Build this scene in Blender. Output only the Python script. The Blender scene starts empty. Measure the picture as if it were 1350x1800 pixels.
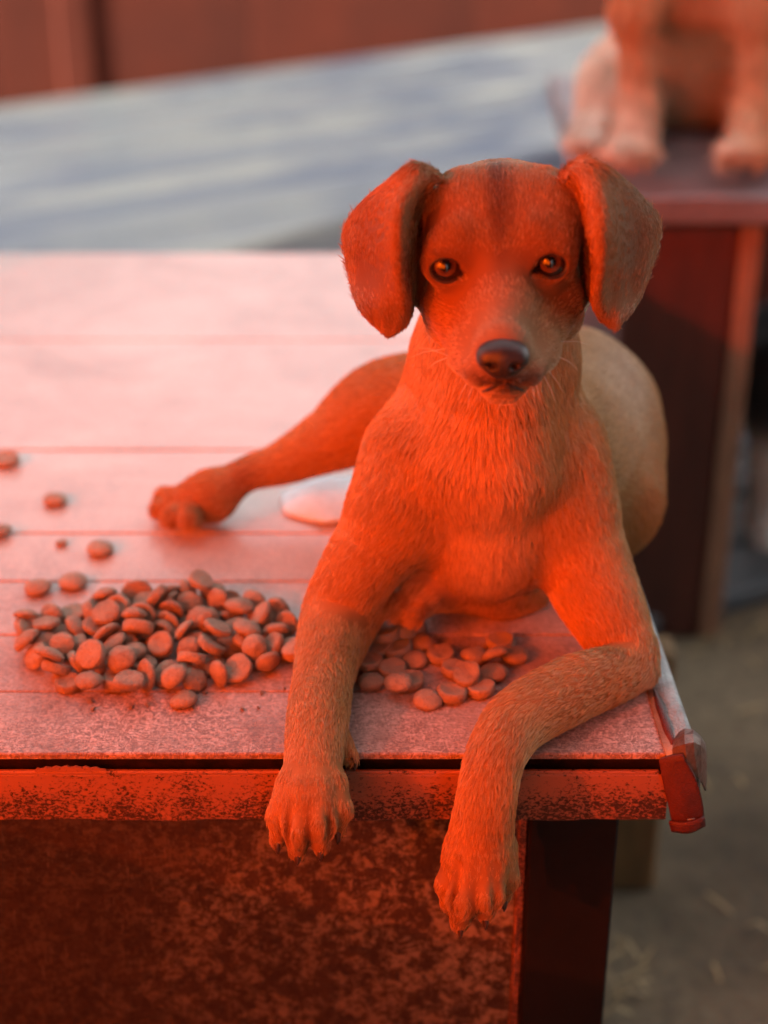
import bpy, math, random
import numpy as np
from mathutils import Vector, Matrix, Euler
R = math.radians
random.seed(11); rng = np.random.default_rng(7)
sc = bpy.context.scene
COL = sc.collection

# ---------------------------------------------------------------- camera, sky, sun, exposure
T = 0.50                                   # height of the kennel-table top
CAM = Vector((0.0, -0.79, T + 0.59)); PITCH = R(28.9); FPX = 3083.0
cam = bpy.data.cameras.new('camera'); cam_o = bpy.data.objects.new('camera', cam); COL.objects.link(cam_o)
cam_o.location = CAM; cam_o.rotation_euler = (math.pi/2 - PITCH, 0, 0)
cam.sensor_fit = 'VERTICAL'; cam.sensor_height = 36.0; cam.sensor_width = 27.0
cam.lens = FPX/1800*36.0; cam.clip_start = 0.02; cam.clip_end = 500
cam.dof.use_dof = True; cam.dof.focus_distance = 0.955; cam.dof.aperture_fstop = 3.4
sc.camera = cam_o

SUN_EL, SUN_AZ = R(24), R(-136)            # azimuth of the sun measured from +X, counter-clockwise
w = bpy.data.worlds.new('World'); sc.world = w; w.use_nodes = True
nt = w.node_tree; nt.nodes.clear()
sky = nt.nodes.new('ShaderNodeTexSky'); sky.sky_type = 'NISHITA'; sky.sun_disc = False
sky.sun_elevation = SUN_EL; sky.sun_rotation = math.pi/2 - SUN_AZ
sky.air_density = 1.0; sky.dust_density = 4.0; sky.ozone_density = 0.6
bg = nt.nodes.new('ShaderNodeBackground'); bg.inputs['Strength'].default_value = 0.135
wo = nt.nodes.new('ShaderNodeOutputWorld')
hs = nt.nodes.new('ShaderNodeHueSaturation'); hs.inputs['Saturation'].default_value = 0.10
nt.links.new(sky.outputs[0], hs.inputs['Color']); nt.links.new(hs.outputs[0], bg.inputs[0]); nt.links.new(bg.outputs[0], wo.inputs[0])
sd = bpy.data.lights.new('sun', 'SUN'); sd.energy = 5.0; sd.angle = R(0.5); sd.color = (1.0, 0.93, 0.84)
so = bpy.data.objects.new('sun', sd); COL.objects.link(so)
sdir = Vector((math.cos(SUN_EL)*math.cos(SUN_AZ), math.cos(SUN_EL)*math.sin(SUN_AZ), math.sin(SUN_EL)))
so.rotation_euler = sdir.to_track_quat('Z', 'Y').to_euler(); so.location = (-2, -2, 3)
sc.view_settings.view_transform = 'Standard'; sc.view_settings.look = 'None'
sc.view_settings.gamma = 1.0; sc.view_settings.use_curve_mapping = False
sc.view_settings.exposure = 2.42
sc.cycles.use_denoising = True; sc.cycles.denoising_prefilter = 'ACCURATE'
sc.cycles.max_bounces = 6; sc.cycles.diffuse_bounces = 4; sc.cycles.transparent_max_bounces = 8
sc.cycles.sample_clamp_indirect = 6.0
sc.cycles_curves.shape = 'RIBBONS' if hasattr(sc, 'cycles_curves') else None

# ---------------------------------------------------------------- measuring helpers: a sighting at a known depth gives a place
SP, CP = math.sin(PITCH), math.cos(PITCH)
def ray(px, py):
    u, v = (px-675)/FPX, (900-py)/FPX
    return Vector((u, CP + v*SP, -SP + v*CP))
def P(px, py, Y):
    d = ray(px, py); t = (Y-CAM.y)/d.y
    return CAM + d*t
def PZ(px, py, z):
    d = ray(px, py); t = (z-CAM.z)/d.z
    return CAM + d*t
def S(px, py, Y):                          # metres per pixel there
    d = ray(px, py); return (Y-CAM.y)/d.y/FPX

# ---------------------------------------------------------------- object helpers
def tag(o, label=None, cat=None, group=None, kind=None):
    if label: o['label'] = label
    if cat: o['category'] = cat
    if group: o['group'] = group
    if kind: o['kind'] = kind
    return o
def empty(name, loc, rz=0):
    o = bpy.data.objects.new(name, None); COL.objects.link(o); o.location = loc; o.rotation_euler = (0, 0, rz)
    o.empty_display_size = 0.05
    return o
def link(name, me, mat=None, parent=None, world=True):
    o = bpy.data.objects.new(name, me); COL.objects.link(o)
    if mat is not None and not me.materials: me.materials.append(mat)
    if parent is not None:
        o.parent = parent
        if world:
            bpy.context.view_layer.update()
            o.matrix_parent_inverse = parent.matrix_world.inverted()
    return o
class MB:
    def __init__(s): s.v = []; s.f = []; s.sm = []
    def add(s, vs, fs, smooth=False):
        n = len(s.v); s.v += [tuple(v) for v in vs]; s.f += [tuple(i+n for i in f) for f in fs]; s.sm += [smooth]*len(fs)
    def box(s, a, b, M=None, bev=0.0):
        x0, y0, z0 = a; x1, y1, z1 = b
        if bev <= 0:
            vs = [(x0,y0,z0),(x1,y0,z0),(x1,y1,z0),(x0,y1,z0),(x0,y0,z1),(x1,y0,z1),(x1,y1,z1),(x0,y1,z1)]
            fs = [(3,2,1,0),(4,5,6,7),(0,1,5,4),(1,2,6,5),(2,3,7,6),(3,0,4,7)]
        else:
            c = bev; vs = []
            for X, sx in ((x0,1),(x1,-1)):
                for Y, sy in ((y0,1),(y1,-1)):
                    for Z, sz in ((z0,1),(z1,-1)):
                        vs += [(X+sx*c, Y+sy*c, Z), (X+sx*c, Y, Z+sz*c), (X, Y+sy*c, Z+sz*c)]
            def i(a_, b_, c_, k): return (a_*4+b_*2+c_)*3+k
            fs = [(i(0,0,0,0),i(0,1,0,0),i(1,1,0,0),i(1,0,0,0)), (i(0,0,1,0),i(1,0,1,0),i(1,1,1,0),i(0,1,1,0)),
                  (i(0,0,0,1),i(1,0,0,1),i(1,0,1,1),i(0,0,1,1)), (i(0,1,0,1),i(0,1,1,1),i(1,1,1,1),i(1,1,0,1)),
                  (i(0,0,0,2),i(0,0,1,2),i(0,1,1,2),i(0,1,0,2)), (i(1,0,0,2),i(1,1,0,2),i(1,1,1,2),i(1,0,1,2))]
            for q in (0,1):
                for r in (0,1):
                    fs += [(i(0,q,r,0),i(1,q,r,0),i(1,q,r,1),i(0,q,r,1)), (i(q,0,r,0),i(q,1,r,0),i(q,1,r,2),i(q,0,r,2)),
                           (i(q,r,0,1),i(q,r,1,1),i(q,r,1,2),i(q,r,0,2))]
            for A in (0,1):
                for B in (0,1):
                    for C in (0,1): fs.append((i(A,B,C,0),i(A,B,C,1),i(A,B,C,2)))
        if M is not None: vs = [M @ Vector(v) for v in vs]
        s.add(vs, fs)
    def tube(s, pts, rad, n=8, caps=True, smooth=True):
        pts = [Vector(p) for p in pts]; m = len(pts)
        rad = rad if hasattr(rad, '__len__') else [rad]*m
        vs = []; prev = None
        for i, p in enumerate(pts):
            t = (pts[min(i+1, m-1)] - pts[max(i-1, 0)]).normalized()
            if prev is None: a = t.orthogonal().normalized()
            else: a = (prev - t*prev.dot(t)).normalized()
            prev = a; b = t.cross(a)
            for k in range(n):
                q = 2*math.pi*k/n; vs.append(p + (a*math.cos(q) + b*math.sin(q))*rad[i])
        fs = [(i*n+k, i*n+(k+1)%n, (i+1)*n+(k+1)%n, (i+1)*n+k) for i in range(m-1) for k in range(n)]
        if caps: fs += [tuple(range(n-1, -1, -1)), tuple((m-1)*n+k for k in range(n))]
        s.add(vs, fs, smooth)
    def mesh(s, name):
        me = bpy.data.meshes.new(name); me.from_pydata(s.v, [], s.f)
        me.polygons.foreach_set('use_smooth', s.sm)
        import bmesh
        bm = bmesh.new(); bm.from_mesh(me); bmesh.ops.recalc_face_normals(bm, faces=bm.faces); bm.to_mesh(me); bm.free()
        return me
    def build(s, name, mat=None, parent=None): return link(name, s.mesh(name), mat, parent)

# ---------------------------------------------------------------- material helper
def new_mat(name):
    m = bpy.data.materials.new(name); m.use_nodes = True
    n = m.node_tree.nodes; l = m.node_tree.links
    return m, n, l, n['Principled BSDF']
class NG:                                   # small node builder
    def __init__(s, name):
        s.m, s.n, s.l, s.b = new_mat(name)
        s.tc = s.n.new('ShaderNodeTexCoord')
    def inp(s, node, k, v):
        if hasattr(v, 'is_output') or isinstance(v, bpy.types.NodeSocket): s.l.new(v, node.inputs[k])
        elif v is not None:
            if isinstance(v, tuple) and len(v) == 3 and node.inputs[k].type == 'RGBA': v = v + (1,)
            node.inputs[k].default_value = v
    def obj(s, scale=(1,1,1), loc=(0,0,0), rot=(0,0,0), src='Object'):
        mp = s.n.new('ShaderNodeMapping'); s.l.new(s.tc.outputs[src], mp.inputs[0])
        mp.inputs['Scale'].default_value = scale; mp.inputs['Location'].default_value = loc; mp.inputs['Rotation'].default_value = rot
        return mp.outputs[0]
    def noise(s, vec, scale, detail=4, rough=.55, dist=0, out=0):
        t = s.n.new('ShaderNodeTexNoise'); s.l.new(vec, t.inputs['Vector'])
        t.inputs['Scale'].default_value = scale; t.inputs['Detail'].default_value = detail
        t.inputs['Roughness'].default_value = rough; t.inputs['Distortion'].default_value = dist
        return t.outputs[out]
    def vor(s, vec, scale, feature='DISTANCE_TO_EDGE', out=0, rand=1):
        t = s.n.new('ShaderNodeTexVoronoi'); t.feature = feature; s.l.new(vec, t.inputs['Vector'])
        t.inputs['Scale'].default_value = scale; t.inputs['Randomness'].default_value = rand
        return t.outputs[out]
    def ramp(s, fac, stops, interp='LINEAR'):
        t = s.n.new('ShaderNodeValToRGB'); s.l.new(fac, t.inputs[0]); e = t.color_ramp.elements; t.color_ramp.interpolation = interp
        while len(e) < len(stops): e.new(0.5)
        for k, (p, c) in enumerate(stops):
            e[k].position = p; c = (c, c, c) if not hasattr(c, '__len__') else c; e[k].color = tuple(c) + (1,)
        return t.outputs[0]
    def mix(s, fac, a, b, mode='MIX'):
        t = s.n.new('ShaderNodeMix'); t.data_type = 'RGBA'; t.blend_type = mode
        s.inp(t, 0, fac); s.inp(t, 6, a); s.inp(t, 7, b); return t.outputs[2]
    def math(s, op, a, b=None, clamp=False):
        t = s.n.new('ShaderNodeMath'); t.operation = op; t.use_clamp = clamp; s.inp(t, 0, a); s.inp(t, 1, b); return t.outputs[0]
    def bump(s, h, strength=.3, dist=.001, normal=None):
        t = s.n.new('ShaderNodeBump'); s.l.new(h, t.inputs['Height']); t.inputs['Strength'].default_value = strength
        t.inputs['Distance'].default_value = dist
        if normal is not None: s.l.new(normal, t.inputs['Normal'])
        return t.outputs[0]
    def rnd(s):
        t = s.n.new('ShaderNodeObjectInfo'); return t.outputs['Random']
    def set(s, **k):
        names = dict(col='Base Color', rough='Roughness', spec='Specular IOR Level', metal='Metallic', normal='Normal', coat='Coat Weight', coatr='Coat Roughness', sheen='Sheen Weight')
        for a, v in k.items(): s.inp(s.b, names[a], v)
        return s.m

# ---------------------------------------------------------------- implicit surfaces (numpy signed distances -> surface nets)
class Field:
    def __init__(s, lo, hi, h):
        s.lo = np.array(lo, np.float32); s.h = h
        s.n = np.ceil((np.array(hi)-s.lo)/h).astype(int)+1
        s.d = np.full(tuple(s.n), .06, np.float32); s.prims = []
    def box(s, lo, hi):
        a = np.clip(np.floor((np.array(lo)-s.lo)/s.h).astype(int), 0, s.n-1); b = np.clip(np.ceil((np.array(hi)-s.lo)/s.h).astype(int)+1, 1, s.n)
        b = np.maximum(b, a+1)
        sl = tuple(slice(i, j) for i, j in zip(a, b))
        ax = [s.lo[i]+s.h*np.arange(a[i], b[i], dtype=np.float32) for i in range(3)]
        return sl, ax[0][:, None, None], ax[1][None, :, None], ax[2][None, None, :]
    @staticmethod
    def smin(a, b, k):
        if k <= 0: return np.minimum(a, b)
        hh = np.maximum(k-np.abs(a-b), 0)/k
        return np.minimum(a, b)-hh*hh*k*.25
    def cone_d(s, X, Y, Z, a, b, ra, rb):
        a = np.array(a, np.float32); b = np.array(b, np.float32); ba = b-a; L2 = float(ba@ba)+1e-12
        t = np.clip(((X-a[0])*ba[0]+(Y-a[1])*ba[1]+(Z-a[2])*ba[2])/L2, 0, 1)
        dx = X-(a[0]+t*ba[0]); dy = Y-(a[1]+t*ba[1]); dz = Z-(a[2]+t*ba[2])
        return np.sqrt(dx*dx+dy*dy+dz*dz)-(ra+(rb-ra)*t)
    def cone(s, a, b, ra, rb, k=.01, flow=None, cut=False, rec=True):
        m = max(ra, rb)+k+.006
        lo = np.minimum(a, b)-m; hi = np.maximum(a, b)+m
        sl, X, Y, Z = s.box(lo, hi); d = s.cone_d(X, Y, Z, a, b, ra, rb)
        if cut: s.d[sl] = -s.smin(-s.d[sl], d, k)
        else:
            s.d[sl] = s.smin(s.d[sl], d, k)
            if rec: s.prims.append((np.array(a), np.array(b), ra, rb, np.array(flow if flow is not None else (Vector(b)-Vector(a)).normalized())))
    def ell(s, c, r, k=.01, M=None, flow=(0,1,0), cut=False, rec=True):
        m = max(r)+k+.006; c = np.array(c, np.float32)
        sl, X, Y, Z = s.box(c-m, c+m)
        X = X-c[0]; Y = Y-c[1]; Z = Z-c[2]
        if M is not None:
            q = np.array(M.to_3x3()).T
            x = q[0,0]*X+q[0,1]*Y+q[0,2]*Z; y = q[1,0]*X+q[1,1]*Y+q[1,2]*Z; z = q[2,0]*X+q[2,1]*Y+q[2,2]*Z
        else: x, y, z = X, Y, Z
        k0 = np.sqrt((x/r[0])**2+(y/r[1])**2+(z/r[2])**2); k1 = np.sqrt((x/r[0]**2)**2+(y/r[1]**2)**2+(z/r[2]**2)**2)+1e-9
        d = k0*(k0-1)/k1
        if cut: s.d[sl] = -s.smin(-s.d[sl], d, k)
        else:
            s.d[sl] = s.smin(s.d[sl], d, k)
            if rec: s.prims.append((c, c, float(np.mean(r)), float(np.mean(r)), np.array(flow)))
    def cloud(s, pts, rad, k=.003):
        """thin sheet: union of small balls along a dense patch of points"""
        lo = pts.min(0)-rad.max()-k-.004; hi = pts.max(0)+rad.max()+k+.004
        sl, X, Y, Z = s.box(lo, hi)
        tmp = np.full((X.shape[0], Y.shape[1], Z.shape[2]), .06, np.float32); o = np.array([X[0,0,0], Y[0,0,0], Z[0,0,0]])
        w_ = int(math.ceil((rad.max()+k+.002)/s.h)); g = np.arange(-w_, w_+1)
        GX, GY, GZ = np.meshgrid(g, g, g, indexing='ij'); GX = GX.ravel(); GY = GY.ravel(); GZ = GZ.ravel()
        for c0 in range(0, len(pts), 4000):
            p = pts[c0:c0+4000]; r = rad[c0:c0+4000]
            ci = np.round((p-o)/s.h).astype(int)
            ix = ci[:, 0:1]+GX; iy = ci[:, 1:2]+GY; iz = ci[:, 2:3]+GZ
            ok = (ix >= 0)&(iy >= 0)&(iz >= 0)&(ix < tmp.shape[0])&(iy < tmp.shape[1])&(iz < tmp.shape[2])
            dx = o[0]+ix*s.h-p[:, 0:1]; dy = o[1]+iy*s.h-p[:, 1:2]; dz = o[2]+iz*s.h-p[:, 2:3]
            d = (np.sqrt(dx*dx+dy*dy+dz*dz)-r[:, None]).astype(np.float32)
            np.minimum.at(tmp, (ix[ok], iy[ok], iz[ok]), d[ok])
        s.d[sl] = s.smin(s.d[sl], tmp, k)
    def nets(s):
        d = s.d; h = s.h; n = d.shape
        ins = d < 0
        cnt = np.zeros((n[0]-1, n[1]-1, n[2]-1), np.int8)
        for a in (0,1):
            for b in (0,1):
                for c in (0,1): cnt += ins[a:n[0]-1+a, b:n[1]-1+b, c:n[2]-1+c]
        act = (cnt > 0)&(cnt < 8); idx = np.argwhere(act)
        vid = np.full(act.shape, -1, np.int32); vid[act] = np.arange(len(idx))
        acc = np.zeros((len(idx), 3)); w_ = np.zeros(len(idx))
        I, J, K = idx.T
        cor = [(0,0,0),(1,0,0),(0,1,0),(1,1,0),(0,0,1),(1,0,1),(0,1,1),(1,1,1)]
        for a in range(8):
            for bit in (1,2,4):
                if a & bit: continue
                b = a | bit; ca, cb = np.array(cor[a]), np.array(cor[b])
                da = d[I+ca[0], J+ca[1], K+ca[2]].astype(np.float64); db = d[I+cb[0], J+cb[1], K+cb[2]].astype(np.float64)
                m = (da < 0) != (db < 0); t = np.where(m, da/np.where(m, da-db, 1), 0)
                acc += np.where(m[:, None], ca+(cb-ca)*t[:, None], 0); w_ += m
        V = s.lo+(idx+acc/np.maximum(w_, 1)[:, None])*h
        F = []
        for ax in range(3):
            u, v = (ax+1) % 3, (ax+2) % 3
            A = [slice(None)]*3; B = [slice(None)]*3; A[ax] = slice(0, -1); B[ax] = slice(1, None)
            e = np.argwhere(ins[tuple(A)] != ins[tuple(B)])
            ok = (e[:, u] > 0)&(e[:, v] > 0)&(e[:, u] < n[u]-1)&(e[:, v] < n[v]-1); e = e[ok]
            flip = ins[tuple(A)][tuple(e.T)]
            def g(du, dv):
                q = e.copy(); q[:, u] -= du; q[:, v] -= dv; return vid[tuple(q.T)]
            q = np.stack([g(1,1), g(0,1), g(0,0), g(1,0)], 1)
            q[~flip] = q[~flip][:, ::-1]
            F.append(q)
        return V, np.concatenate(F)
    def mesh(s, name, keep_largest=False):
        V, F = s.nets(); return np_mesh(name, V, F), V, F
def np_mesh(name, V, F):
    me = bpy.data.meshes.new(name); nv, nf = len(V), len(F); k = F.shape[1]
    me.vertices.add(nv); me.vertices.foreach_set('co', np.ascontiguousarray(V, np.float32).ravel())
    me.loops.add(nf*k); me.loops.foreach_set('vertex_index', F.ravel().astype(np.int32))
    me.polygons.add(nf); me.polygons.foreach_set('loop_start', np.arange(0, nf*k, k, dtype=np.int32))
    me.polygons.foreach_set('use_smooth', np.ones(nf, bool))
    me.update(calc_edges=True); return me
def catmull(ctrl, nu, nv):
    """ctrl (rows, cols, 3+) -> dense interpolated patch"""
    def up(A, n):
        m = len(A); t = np.linspace(0, m-1, n); i = np.minimum(t.astype(int), m-2); f = (t-i)[:, None, None]
        E = np.concatenate([2*A[:1]-A[1:2], A, 2*A[-1:]-A[-2:-1]])
        p0, p1, p2, p3 = E[i], E[i+1], E[i+2], E[i+3]
        return .5*((2*p1)+(p2-p0)*f+(2*p0-5*p1+4*p2-p3)*f*f+(3*p1-p0-3*p2+p3)*f**3)
    A = up(np.array(ctrl, float), nv); return up(A.transpose(1,0,2), nu).transpose(1,0,2)
# ================================================================ materials of the setting
def mat_tabletop():
    g = NG('worn_painted_board'); v = g.obj(); vx = g.obj((.35, 1, 1))
    grain = g.noise(g.obj((8, 90, 90)), 3, 5, .6)
    patch = g.ramp(g.noise(v, 9, 6, .65, .6), [(.38, 0), (.62, 1)])
    scr1 = g.ramp(g.vor(g.mix(.06, g.obj((1, 2.2, 1), rot=(0,0,.3)), g.noise(v, 30, 3, out=1)), 62), [(.0, 1), (.035, .75), (.07, 0)])
    scr2 = g.ramp(g.vor(g.mix(.05, g.obj((2.4, 1, 1), rot=(0,0,-.5)), g.noise(v, 22, 3, out=1)), 88), [(.0, 1), (.04, 0)])
    spots = g.ramp(g.noise(v, 260, 3, .7), [(.47, 0), (.6, 1)])
    fine = g.ramp(g.noise(g.obj((1, 1.6, 1)), 420, 2, .6), [(.40, 0), (.66, 1)])
    sy = g.n.new('ShaderNodeSeparateXYZ'); g.l.new(v, sy.inputs[0])
    worn = g.ramp(g.math('ADD', sy.outputs[1], g.math('MULTIPLY', g.noise(v, 7, 4), .10)), [(.06, 1), (.30, .34)])
    patch = g.math('MULTIPLY', patch, worn); fine = g.math('MULTIPLY', fine, worn)
    big = g.ramp(g.noise(g.obj((1, 1.8, 1), loc=(3, 1, 0)), 5, 5, .7, .8), [(.45, 0), (.68, .55)])
    c = g.mix(patch, g.mix(big, (.70, .59, .54), (.38, .29, .25)), (.10, .065, .058))
    c = g.mix(g.ramp(worn, [(.34, .0), (1, .75)]), c, (.17, .095, .08))
    fl = g.ramp(g.noise(g.obj((1, 2.2, 1), rot=(0, 0, .25)), 190, 3, .62, 1.6), [(.53, 0), (.57, 1)]); fl2 = g.ramp(g.noise(g.obj((2.0, 1, 1), rot=(0, 0, -.3)), 130, 4, .65, 2.4), [(.54, 0), (.58, 1)])
    c = g.mix(g.math('MULTIPLY', g.math('MAXIMUM', fl, fl2), g.math('MULTIPLY', g.ramp(g.noise(v, 18, 4), [(.35, .15), (.6, 1)]), worn)), c, (.66, .46, .41))
    c = g.mix(g.math('MULTIPLY', grain, .35), c, (.44, .24, .19))
    c = g.mix(g.math('MULTIPLY', fine, .55), c, (.12, .07, .06))
    sc_ = g.math('MULTIPLY', g.math('ADD', scr1, scr2, True), g.math('MULTIPLY', g.ramp(g.noise(v, 45, 4, .65), [(.45, 0), (.68, .6)]), worn))
    c = g.mix(g.math('MULTIPLY', sc_, .85), c, (.62, .42, .36))
    c = g.mix(g.math('MULTIPLY', spots, .25), c, (.60, .40, .34))
    r = g.mix(worn, g.mix(patch, (.36,)*3, (.28,)*3), (.55,)*3); r = g.mix(g.math('MULTIPLY', fine, .5), r, (.62,)*3)
    h = g.math('ADD', g.math('MULTIPLY', fine, -.5), g.math('ADD', g.math('MULTIPLY', sc_, .6), g.math('MULTIPLY', grain, .6)))
    return g.set(col=c, rough=r, spec=g.math('SUBTRACT', .6, g.math('MULTIPLY', worn, .35)), normal=g.bump(g.math('ADD', h, g.math('MULTIPLY', fl, worn)), .6, .0009), coat=g.math('SUBTRACT', 1.0, g.math('MULTIPLY', worn, .85)), coatr=.24)
def mat_rail():
    g = NG('flaking_orange_paint'); v = g.obj()
    low = g.n.new('ShaderNodeSeparateXYZ'); g.l.new(g.tc.outputs['Object'], low.inputs[0])
    gr = g.ramp(g.math('MULTIPLY', g.math('SUBTRACT', T-.014, low.outputs[2]), 33), [(.15, 0), (.75, 1)])
    n1 = g.noise(g.obj((1, 1, 1.5)), 420, 4, .7, .8); n2 = g.noise(v, 40, 3)
    chip = g.ramp(g.math('ADD', g.math('ADD', n1, g.math('MULTIPLY', n2, .35)), g.math('MULTIPLY', gr, .13)), [(.765, 0), (.80, 1)])
    c = g.mix(g.noise(v, 14, 4), (.40, .16, .09), (.27, .095, .055))
    c = g.mix(chip, c, (.045, .018, .012)); return g.set(col=c, rough=.5, normal=g.bump(g.math('SUBTRACT', 1, chip), .5, .0006))
def mat_panel():
    g = NG('rusty_mottled_sheet'); v = g.obj()
    a = g.ramp(g.noise(v, 85, 8, .78, .4), [(.48, 0), (.54, 1)])
    hz = g.n.new('ShaderNodeSeparateXYZ'); g.l.new(g.tc.outputs['Object'], hz.inputs[0])
    side = g.ramp(g.math('ADD', g.math('MULTIPLY', hz.outputs[0], 2.2), g.noise(v, 6, 3)), [(.15, .15), (.6, 1)])
    c = g.mix(g.noise(v, 12, 5), (.04, .025, .019), (.07, .04, .028))
    c = g.mix(g.math('MULTIPLY', a, side), c, (.27, .20, .14))
    sl_ = g.ramp(g.noise(g.obj((12, 1, 1.0), rot=(0, .75, 0)), 60, 4, .7, .3), [(.60, 0), (.66, 1)])
    c = g.mix(g.math('MULTIPLY', sl_, .4), c, (.26, .19, .14))
    sp = g.ramp(g.noise(v, 220, 5, .75), [(.48, 0), (.55, 1)])
    c = g.mix(g.math('MULTIPLY', sp, .7), c, (.028, .017, .013))
    return g.set(col=c, rough=.65, spec=.25, normal=g.bump(g.math('ADD', a, sp), .35, .0008))
def mat_simple(name, c1, c2, scale=20, rough=.6, bump=.2, stretch=(1,1,1), spec=.5, metal=0.0, dist=.001):
    g = NG(name); v = g.obj(stretch); n = g.noise(v, scale, 6, .62, .3)
    f = g.noise(v, scale*9, 3, .6)
    c = g.mix(g.ramp(n, [(.35, 0), (.65, 1)]), c1, c2)
    c = g.mix(g.math('MULTIPLY', g.ramp(f, [(.5, 0), (.7, 1)]), .35), c, tuple(x*.5 for x in c1))
    return g.set(col=c, rough=rough, spec=spec, metal=metal, normal=g.bump(g.math('ADD', n, f), bump, dist))
M_TOP = mat_tabletop(); M_RAIL = mat_rail(); M_PANEL = mat_panel()
M_DARKGAP = mat_simple('dark_gap_shade', (.006, .005, .005), (.030, .010, .007), 60, .7, spec=.15)  # reddish chips; the near-black stands for shade in the gap
M_POST = mat_simple('dark_painted_steel', (.008, .008, .009), (.013, .009, .009), 14, .6, .1, spec=.15)
M_TRIM = mat_simple('grey_metal_edging', (.33, .35, .35), (.20, .17, .16), 60, .42, .6, dist=.0015, metal=.2)
M_FLAP = mat_simple('dark_red_rubber', (.11, .020, .014), (.07, .013, .010), 90, .6, .7, dist=.0012)
M_CAP = mat_simple('dented_brown_tin', (.13, .075, .06), (.26, .2, .18), 50, .33, .5, metal=.6)
M_BENCH = mat_simple('dark_red_wood', (.10, .022, .014), (.055, .014, .010), 6, .45, .1, (6, 6, 1))
M_BENCHTOP = mat_simple('worn_mauve_board', (.20, .15, .155), (.13, .095, .10), 12, .35, .1)
M_PALEWOOD = mat_simple('pale_bare_wood', (.30, .15, .085), (.20, .10, .06), 12, .6, .2, (5, 5, 1))
M_WALL = mat_simple('red_brown_painted_boarding', (.062, .0125, .0065), (.042, .010, .006), 3, .85, .2, spec=.08)
M_OCHRE = mat_simple('ochre_weathered_wood', (.22, .12, .045), (.13, .075, .03), 10, .7, .3, (5, 5, 1))

# ================================================================ ground and the far deck
def ground_mat():
    g = NG('trodden_earth'); v = g.obj()
    c = g.mix(g.ramp(g.noise(v, 3.2, 6, .6), [(.35, 0), (.65, 1)]), (.075, .055, .032), (.22, .16, .095))
    c = g.mix(g.ramp(g.noise(v, 60, 5, .7), [(.5, 0), (.7, .7)]), c, (.05, .04, .032))
    return g.set(col=c, rough=.95, normal=g.bump(g.noise(v, 40, 6, .7), .6, .01))
gb = MB(); N = 90
def gz(x, y):
    f = min(1, max(0, (math.hypot(x, y)-.2)/3)); return .008*math.sin(3.1*x+1)*math.cos(2.7*y) + .004*math.sin(11*x+5*y)
xs = [-60, -30, -14, -7] + [-4+i*.12 for i in range(68)] + [7, 14, 30, 60]
ys = [-60, -30, -14, -6] + [-2.5+i*.12 for i in range(62)] + [8, 14, 30, 60]
gb.add([(x, y, gz(x, y) if abs(x) < 5 and abs(y) < 6 else 0) for y in ys for x in xs],
       [(j*len(xs)+i, j*len(xs)+i+1, (j+1)*len(xs)+i+1, (j+1)*len(xs)+i) for j in range(len(ys)-1) for i in range(len(xs)-1)], True)
tag(gb.build('ground', ground_mat()), kind='structure')

# straw litter on the ground
M_STRAW = mat_simple('dry_straw', (.42, .29, .13), (.26, .17, .08), 30, .7, .1)
sb = MB()
for i in range(4200):
    x, y = random.uniform(-.4, 2.2), random.uniform(-.4, 2.6)
    if random.random() > .25 + .75*(math.sin(3.3*x+1.1)*math.cos(2.9*y+.4) > .0): continue
    a = random.uniform(0, math.pi); l = random.uniform(.015, .045); z = gz(x, y)+.004+random.random()*.006
    dx, dy = math.cos(a)*l/2, math.sin(a)*l/2; wx, wy = -math.sin(a)*.0016, math.cos(a)*.0016; b_ = random.uniform(-.004, .008)
    sb.add([(x-dx-wx, y-dy-wy, z), (x-dx+wx, y-dy+wy, z), (x+wx, y+wy, z+b_+.003), (x-wx, y-wy, z+b_+.003), (x+dx+wx, y+dy+wy, z), (x+dx-wx, y+dy-wy, z)],
           [(0, 1, 2, 3), (3, 2, 4, 5)])
tag(sb.build('straw_litter', M_STRAW), 'dry straw scattered over the dark earth right of the table', 'straw', kind='stuff')

# deck boards behind the table, parallel to the back wall
A0 = PZ(0, 180, .03); A1 = PZ(1040, 40, .03); wd = (A1-A0); wd.z = 0; wl = wd.normalized(); wn = Vector((-wl.y, wl.x, 0))
def mat_deck():
    g = NG('wet_blue_grey_boards'); v = g.obj((.25, 1, 1)); r = g.rnd()
    c = g.mix(r, (.056, .066, .080), (.105, .110, .104))
    c = g.mix(g.ramp(g.noise(g.obj((.6, .6, 1)), 2.3, 5, .6), [(.42, 0), (.58, .9)]), c, (.030, .042, .066))
    c = g.mix(g.ramp(g.noise(v, 5, 5, .6), [(.5, 0), (.66, .6)]), c, (.24, .24, .20))
    return g.set(col=c, rough=.38, spec=.5, normal=g.bump(g.noise(g.obj((3, 40, 40)), 4, 4), .3, .002))
M_DECK = mat_deck()
deck = empty('deck', (A0.x, A0.y, 0), math.atan2(wl.y, wl.x)); tag(deck, kind='structure')
bw = .098; q = MB(); q.box((-2.2, 0, -.03), (5.0, bw-.012, 0), bev=.004); bdm = q.mesh('deck_board')
for k in range(24):
    o = link('board', bdm, M_DECK, deck, world=False); o.location = (random.uniform(-.2, .2), -.02-bw*(k+1), .03+random.uniform(-.003, .003))

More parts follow.
